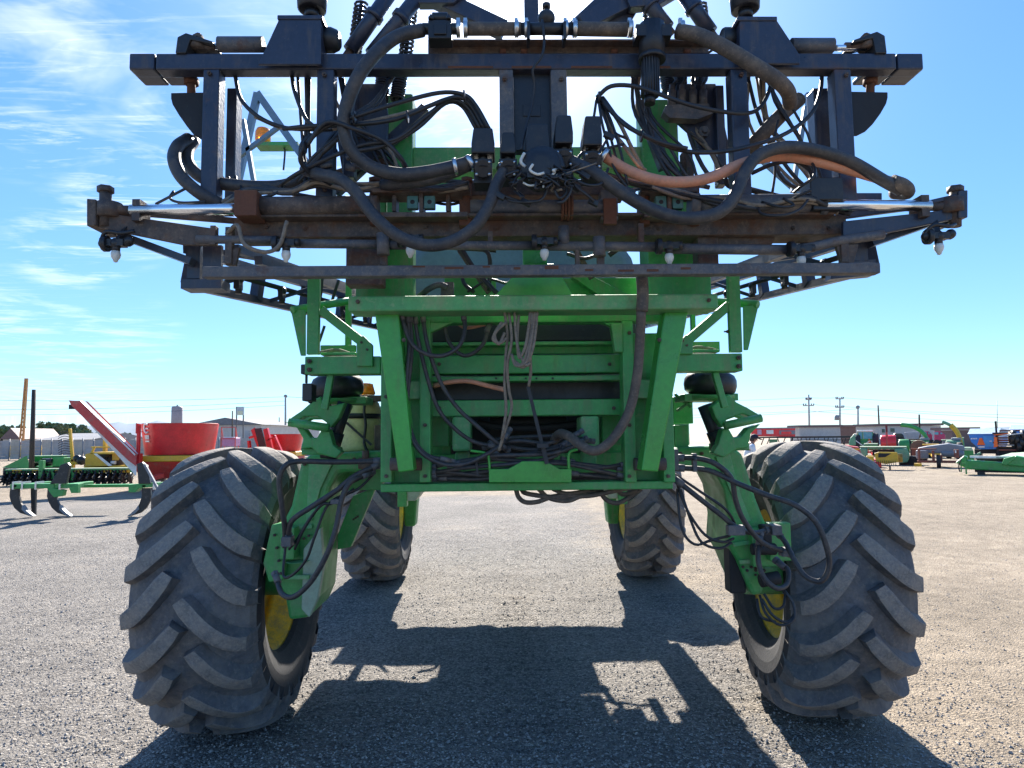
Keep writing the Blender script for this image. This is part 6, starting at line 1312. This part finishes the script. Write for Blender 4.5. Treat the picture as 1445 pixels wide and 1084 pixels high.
def headers():
    Y = 31; t = thing('red_disc_mower', 'low red disc mower half hidden behind the big right tyre', 'mower', gbase(1200, Y)); b = MB(); b.poly([(1176,628),(1180,627),(1212,631),(1220,650),(1228,660),(1210,660),(1196,645)],Y,1.2); part('deck', b, M['redd'], t, .05); b = MB(); b.rect(1196,633,1213,635,Y-.02,.02); part('stripe', b, M['oyel'], t); b = MB(); b.rect(1215,648,1240,660,Y+.2,.8); part('gearbox', b, M['red'], t, .05); b = MB(); b.box(GX(1230,Y)-.1,GX(1230,Y)+.1,Y,Y+.2,0,.35); part('skid', b, M['black2'], t)
    Y = 33; t = thing('green_pickup_header', 'dusty green header lying behind the yellow pickup reel', 'harvest header', gbase(1253, Y))
    b = MB(); b.rect(1213,631,1278,634,Y,.8); b.rect(1214,633,1225,644,Y-.1,1.0); b.poly([(1265,634),(1283,632),(1287,642),(1284,652),(1272,654),(1268,645)],Y-.2,1.0); part('housing', b, M['teal'], t, .06)
    b = MB(); b.rect(1226,635,1268,644,Y+.3,.5); part('auger_bay', b, M['dark'], t); b = MB(); b.rect(1213,630.3,1280,631.5,Y-.05,.9); part('top_edge', b, M['lgreen'], t); b = MB(); b.box(GX(1280,Y)-.5,GX(1280,Y)+.6,Y,Y+.7,0,.45); part('skid', b, M['dark'], t)
    Y = 29; t = thing('yellow_pickup_reel', 'yellow tined pickup reel on red ends lying in front of the green header', 'pickup reel', gbase(1245, Y))
    b = MB(); b.poly([(1234,640),(1240,638),(1266,638),(1268,652),(1250,655),(1236,652)],Y,.1); part('end_plate', b, M['oyel'], t, .02)
    b = MB(); b.pcyl(1236,646,1266,646,Y+.4,6,16); part('reel', b, mat('rusty_yellow', (.35,.2,.03), .7, rust=.4), t); b = MB(); b.rect(1222,644,1233,652,Y,.5); part('drive_box', b, M['oyel'], t, .03); b = MB(); b.rect(1222,652,1242,657,Y-.05,.6); part('frame', b, M['red'], t, .03)
    b = MB(); b.poly([(1240,640),(1258,640),(1250,645),(1240,646)],Y-.03,.02); part('opening', b, M['dark'], t)
    for x in (1232,1253):
        wheel_part(t, V((GX(x,Y),Y-.2,.10)), .10, .08, M['pale'])
    for i in range(10):
        b = MB(); x = 1237+i*3; b.hose(f"{x},650 {x+.5},654 {x+1.5},657",.012,Y-.05,4); part('tine', b, M['black2'], t)
    Y = 30; t = thing('grey_header', 'weathered grey grain header on a rusty red trailer frame', 'harvest header', gbase(1322, Y))
    b = MB(); b.poly([(1286,633),(1300,630),(1330,626),(1352,629),(1353,636),(1320,640),(1286,640)],Y+.4,1.2); b.rect(1288,636,1306,648,Y+.2,.8); b.pcyl(1318,640,1350,640,Y+.5,5,14); part('housing', b, M['greym'], t, .05)
    b = MB(); b.rect(1284,633,1322,634.5,Y,.1); b.rect(1296,634,1299.5,652,Y-.05,.12); b.rect(1316,636,1320,652,Y-.05,.12); b.rect(1326,642,1331,652,Y-.05,.12); b.rect(1296,650,1353,653.5,Y-.1,.2); b.rect(1348,634,1355,646,Y-.1,.2); part('trailer_frame', b, M['rmetal'], t, .02)
    b = MB(); b.rect(1350,635,1352,639,Y-.14,.03); part('reflector', b, M['pale'], t); wheel_part(t, V((GX(1322,Y),Y,.28)), .28, .2, M['rmetal']); wheel_part(t, V((GX(1322,Y),Y+1.4,.28)), .28, .2, M['rmetal'])
    b = MB(); b.rect(1295,654,1301,658.5,28.2,.25); q = b.v[0]; 
    for v in b.v: v.z = max(v.z, 0) if v.z > .1 else 0
    solo('yellow_block', b, M['oyel'], 'small yellow block on the earth below the grey header', 'block', gbase(1298,28.2), bev=.01)
    Y = 24.5; t = thing('green_mower_conditioner', 'wide green mower conditioner with pale covers standing on tan earth before the blue wagon', 'mower', gbase(1410, Y))
    b = MB(); b.poly([(1348,656),(1352,650),(1470,655),(1470,666),(1365,664)],Y,.5); b.poly([(1424,652),(1436,643),(1470,648),(1470,660),(1418,656)],Y-.1,1.0); b.poly([(1347,655),(1360,644),(1366,646),(1362,658)],Y-.05,.6); part('deck', b, M['dgreen'], t, .04)
    b = MB(); v = lambda x,y,d: P(x,y,Y+d)
    b.add([v(1384,639,1.6),v(1480,632,1.6),v(1480,648,.2),v(1400,645,.2)]+[v(1384,640.5,1.6),v(1480,633.5,1.6),v(1480,649.5,.2),v(1400,646.5,.2)],[(0,3,2,1),(4,5,6,7),(0,1,5,4),(1,2,6,5),(2,3,7,6),(3,0,4,7)])
    part('top_cover', b, M['lgreen'], t); b = MB(); b.rect(1362,644,1421,647,Y+.2,.2); b.rect(1374,651,1386,653,Y+.1,.1); b.rect(1398,652,1417,654,Y+.1,.1); part('light_rail', b, M['pale'], t)
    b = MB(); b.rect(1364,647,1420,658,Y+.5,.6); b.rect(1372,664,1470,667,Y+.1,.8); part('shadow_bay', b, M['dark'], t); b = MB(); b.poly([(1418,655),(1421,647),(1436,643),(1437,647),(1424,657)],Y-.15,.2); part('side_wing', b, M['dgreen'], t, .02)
    b = MB(); b.rect(1369,650,1371.5,671,Y-.3,.06); b.rect(1362,651,1364,668,Y-.3,.05); b.rect(1361,654,1372,657,Y-.28,.05); part('parking_stand', b, M['green'], t); b = MB(); b.hose("1365,650 1362,655 1361,662 1363,668",.03,Y-.35,6); part('hose', b, M['black2'], t)
    for x in (1380,1450): b = MB(); X = GX(x,Y); b.box(X-.15,X+.15,Y+.1,Y+.7,0,.3); part('skid', b, M['black2'], t)
    Y = 31; t = thing('green_engine_box', 'dark green boxy header end with a pale lid beside the blue wagon', 'machine', gbase(1365, Y)); b = MB(); b.rect(1356,636,1374,645,Y,.9); part('box', b, M['dgreen'], t, .03); b = MB(); b.poly([(1355,636),(1357,631.5),(1371,631.5),(1374,636)],Y-.02,1.0); part('lid', b, M['lgreen'], t, .02); b = MB(); X=GX(1365,Y); b.box(X-.25,X+.25,Y+.1,Y+.8,0,ZY(1365,645,Y)); part('stand', b, M['dgreen'], t); b = MB(); b.pbar(1374,644,1384,639,Y,3,.3); part('arm', b, M['teal'], t)
headers()
def blue_wagon(px, pyb, yt, Y, W, label):
    X = GX(px,Y); t = thing('blue_wagon', label, 'wagon', (X,Y,0), 'blue feed wagons'); be = R(45); H = ZY(px,yt,Y); zb = ZY(px,pyb,Y); L = 3.4
    def T(mb):
        for v in mb.v:
            x, y = v.x, v.y; v.x = X + x*math.cos(be) + y*math.sin(be); v.y = Y - x*math.sin(be) + y*math.cos(be)
        return mb
    b = MB(); b.prism([(0,H-.32),(W,H-.32),(W,zb+.35),(W*.9,zb),(W*.35,zb),(W*.08,zb+.42)], 0, L); part('tub', T(b), M['blue'], t, .03)
    b = MB(); b.box(W*.5,W*.97,-.03,-.005,zb+.15,H-.42); part('rear_panel', T(b), M['bluel'], t, .01)
    b = MB(); b.prismx([(-.04,H-.31),(.85,H),(.95,H-.0),(L,H-.1),(L,H-.31)], -.03, W+.03); part('top_hood', T(b), mat('pale_blue_hood', (.40,.50,.60), .4), t, .01)
    b = MB(); zc = zb+.42; xc = W*.42; b.prism([(xc-.19,zc-.18),(xc+.19,zc-.18),(xc+.06,zc+.22),(xc-.06,zc+.22)], -.06, -.035); part('slow_vehicle_sign', T(b), M['orange'], t)
    b = MB()
    for i, x in enumerate((.12,.2,.28,.36,.52,.60)): b.box(x,x+.055,-.02,-.004,H-.62+(i%2)*.01,H-.54)
    b.box(W*.7,W*.78,-.045,-.031,H-.75,H-.70); b.box(xc-.15,xc+.15,-.05,-.03,zc-.32,zc-.25); part('white_marking', T(b), M['pale'], t)
    b = MB(); b.box(W*.15,W*.9,.2,L-.1,zb-.25,zb-.01); part('chassis', T(b), M['dark'], t)
    for x in (.15,.85):
        b = MB(); b.lathe([(-.14,.25),(-.13,.42),(.13,.42),(.14,.25)], (W*x,1.5,.42), (1,0,0), 20); w_ = part('wheel', T(b), M['rubber'], t); b = MB(); b.lathe([(-.15,.24),(-.1,.05),(.1,.05),(.15,.24)], (W*x,1.5,.42), (1,0,0), 16); part('rim', T(b), M['pale'], w_)
blue_wagon(1366, 634, 605, 38, 1.42, 'blue feed wagon with a pale hood and orange triangle at its rear')
blue_wagon(1425, 626, 600, 46, 2.6, 'second blue wagon, farther back behind the stacked implement frames')
def stack():
    Y = 36; t = thing('implement_stack', 'brown and black stacked implement frames between the two blue wagons', 'implement', gbase(1425, Y)); rnd = random.Random(2)
    for i in range(9):
        b = MB(); y = 607+i*3.4; b.rect(1401-(i%2)*2,y,1424+rnd.uniform(-3,12),y+2,Y+rnd.uniform(0,.5),1.0); part('frame_bar', b, [M['rmetal'],M['woodd'],M['greym'],M['wood']][i%4], t)
    for i in range(10):
        b = MB(); c = P(1422+i*3.2+rnd.uniform(-1,1), 622+rnd.uniform(-7,10), Y+.3); b.lathe([(-.15,.1),(-.13,.3),(.0,.34),(.13,.3),(.15,.1)], c, (1,.3,0), 12); part('disc', b, M['black2'], t)
    b = MB(); b.rect(1420,628,1460,642,Y+.4,1.5); X0=GX(1404,Y); X1=GX(1460,Y); b.box(X0,X0+.12,Y+.2,Y+.4,0,2.2); b.box(X1-.12,X1,Y+.2,Y+.4,0,1.6); b.box(X0,X1,Y+.4,Y+.5,.0,.7); part('base_frame', b, M['dark'], t)
    b = MB(); c = P(1406.5,624,Y-.1); b.prism([(c.x-.12,c.z-.3),(c.x+.12,c.z-.25),(c.x+.1,c.z+.25),(c.x-.06,c.z+.3)], Y-.12, Y-.09); part('slow_vehicle_sign', b, M['orange'], t); b = MB(); b.pbar(1404,614,1424,612,Y-.1,1.4,.1); part('red_bar', b, M['orange'], t); b = MB(); b.pbar(1412,616,1446,611,Y-.15,1.2,.1); part('pale_bar', b, M['pale'], t)
stack()
for px, w, Y, lab, m in ((1309, 13, 62, 'maroon truck cab with a pale windscreen behind the green spout', M['purp']), (1326, 16, 60, 'bright maroon truck nose next to the yellow spout', M['litred'])):
    t = thing('parked_truck', lab, 'truck', gbase(px, Y)); b = MB(); b.poly([(px-w/2,622),(px-w/2,609),(px+w*.1,608.5),(px+w*.35,612),(px+w/2,614),(px+w/2,622)],Y,2.2); part('cab', b, M['purp'] if Y > 61 else mat('deep_pink_red', (.40,.03,.10), .35), t, .05); b = MB(); b.poly([(px+w*.1,609.5),(px+w*.3,612.5),(px+w*.1,613)],Y-.03,.02); b.rect(px-w*.45,610,px-w*.1,613.5,Y-.03,.02); part('window', b, M['glassb'], t); b = MB(); b.rect(px-w/2,622,px+w/2,624,Y+.1,2); part('chassis', b, M['dark'], t)
    for s in (-.3,.3): wheel_part(t, V((GX(px+w*s,Y),Y+.1,.45)), .45, .3, M['pale'], ax=(0,1,0))
t = thing('white_grain_cart', 'pale grey cart tub behind the green arched spout', 'cart', gbase(1288, 56)); b = MB(); b.poly([(1276,610),(1299,609),(1296,620),(1280,620)],56,2); part('tub', b, M['cladg'], t, .05); b = MB(); X=GX(1288,56); b.box(X-.5,X+.5,56.3,57.6,.4,ZY(1288,620,56)); part('chassis', b, M['dark'], t); wheel_part(t, V((X,56.4,.4)), .4, .3, M['pale'], ax=(0,1,0))
t = thing('black_pickup_truck', 'black pickup truck parked behind the red baler', 'pickup truck', gbase(1264, 54)); b = MB(); b.poly([(1252,618),(1253,614),(1260,613.5),(1263,611.5),(1272,611.5),(1275,614),(1276,618)],54,1.8); part('body', b, M['black2'], t, .05); b = MB(); b.poly([(1261.5,613.8),(1264,612),(1271,612),(1273,613.8)],53.97,.02); part('window', b, M['glass'], t)
for s in (1257,1271): wheel_part(t, V((GX(s,54),54.1,.4)), .4, .25, M['pale'], ax=(0,1,0))
b = None
# the pickup body reaches down to its wheels
b = MB(); X0, X1 = GX(1252,54), GX(1276,54); b.box(X0,X1,54.02,55.75,.4,ZY(1264,617.8,54)); part('lower_body', b, M['black2'], t, .05)
t = thing('green_planter_unit', 'small pale green planter hopper left of the tractor', 'planter', gbase(1203, 44)); b = MB(); b.poly([(1198,624),(1200,618),(1204,614),(1207,618),(1208,628),(1198,629)],44,.8); part('hopper', b, M['teal'], t, .05); b = MB(); b.ball(P(1203.5,615,44.2),.12); part('hopper_lid', b, M['lgreen'], t); b = MB(); X=GX(1203,44); b.box(X-.2,X+.2,44.2,44.7,0,ZY(1203,628,44)); part('stand', b, M['dark'], t)

def row_extras():
    for px, Y, w, h, lab, m, mw in ((1228, 40, 20, 9, 'low green seed box on a red drawbar in front of the tractor', M['dgreen'], M['red']), (1292, 46, 16, 9, 'green tool carrier behind the rusty drum hood', M['dgreen'], M['oyel']), (1312, 36, 24, 9, 'red windrower deck behind the grey header', M['red'], M['oyel']), (1336, 44, 18, 10, 'grey steel hopper beneath the yellow spout', M['greym'], M['red']), (1352, 48, 16, 10, 'dusty green header rack in front of the dark brown shed', M['teal'], M['dgreen'])):
        t = thing('implement', lab, 'implement', gbase(px, Y), 'machines parked in the far row'); s = Y/FPX; X = GX(px, Y); z0 = .45; z1 = max(h*s*2.2, .9)
        b = MB(); b.prism([(X-w*s/2,z0+.1),(X+w*s/2,z0+.1),(X+w*s*.46,z1),(X-w*s*.40,z1)], Y, Y+.9); part('body', b, m, t, .05)
        b = MB(); b.box(X-w*s*.5,X+w*s*.5,Y-.05,Y+.95,z1+.01,z1+.07); part('lid', b, M['lgreen'] if m is not M['red'] else mw, t)
        b = MB(); b.bar((X-w*s*.55,Y-.1,z0),(X+w*s*.55,Y-.1,z0),.12); b.bar((X,Y-.1,z0),(X+.1,Y-1.1,z0-.1),.12)
        for k in range(5): b.bar((X-w*s*.4+k*w*s*.2,Y-.12,z0),(X-w*s*.4+k*w*s*.2,Y-.12,z1*.8),.05)
        part('frame', b, mw, t)
        for q in (-.42,.42): wheel_part(t, V((X+q*w*s,Y+.3,.32)), .32, .2, M['pale'])
row_extras()
def face_camera():
    # machines on the right were parked square to the road that runs past the yard, not to the sprayer
    done = set()
    for t in list(COL.objects):
        if t.parent is None and t.type == 'EMPTY' and t.name.split('.')[0] in ('tractor','round_baler','forage_harvester','rusty_drum','red_disc_mower','green_pickup_header','yellow_pickup_reel','grey_header','green_mower_conditioner','green_engine_box','implement_stack','parked_truck','white_grain_cart','black_pickup_truck','green_planter_unit','red_harvest_header','header_trailer','red_post','implement'):
            al = math.atan2(t.location.x-CAM.x, t.location.y); ca, sa = math.cos(al), math.sin(al)
            for o in t.children_recursive:
                if o.type != 'MESH' or o.data.name in done: continue
                done.add(o.data.name)
                for v in o.data.vertices:
                    x, y = v.co.x*ca, v.co.y; v.co.x = x*ca + y*sa; v.co.y = -x*sa + y*ca
face_camera()
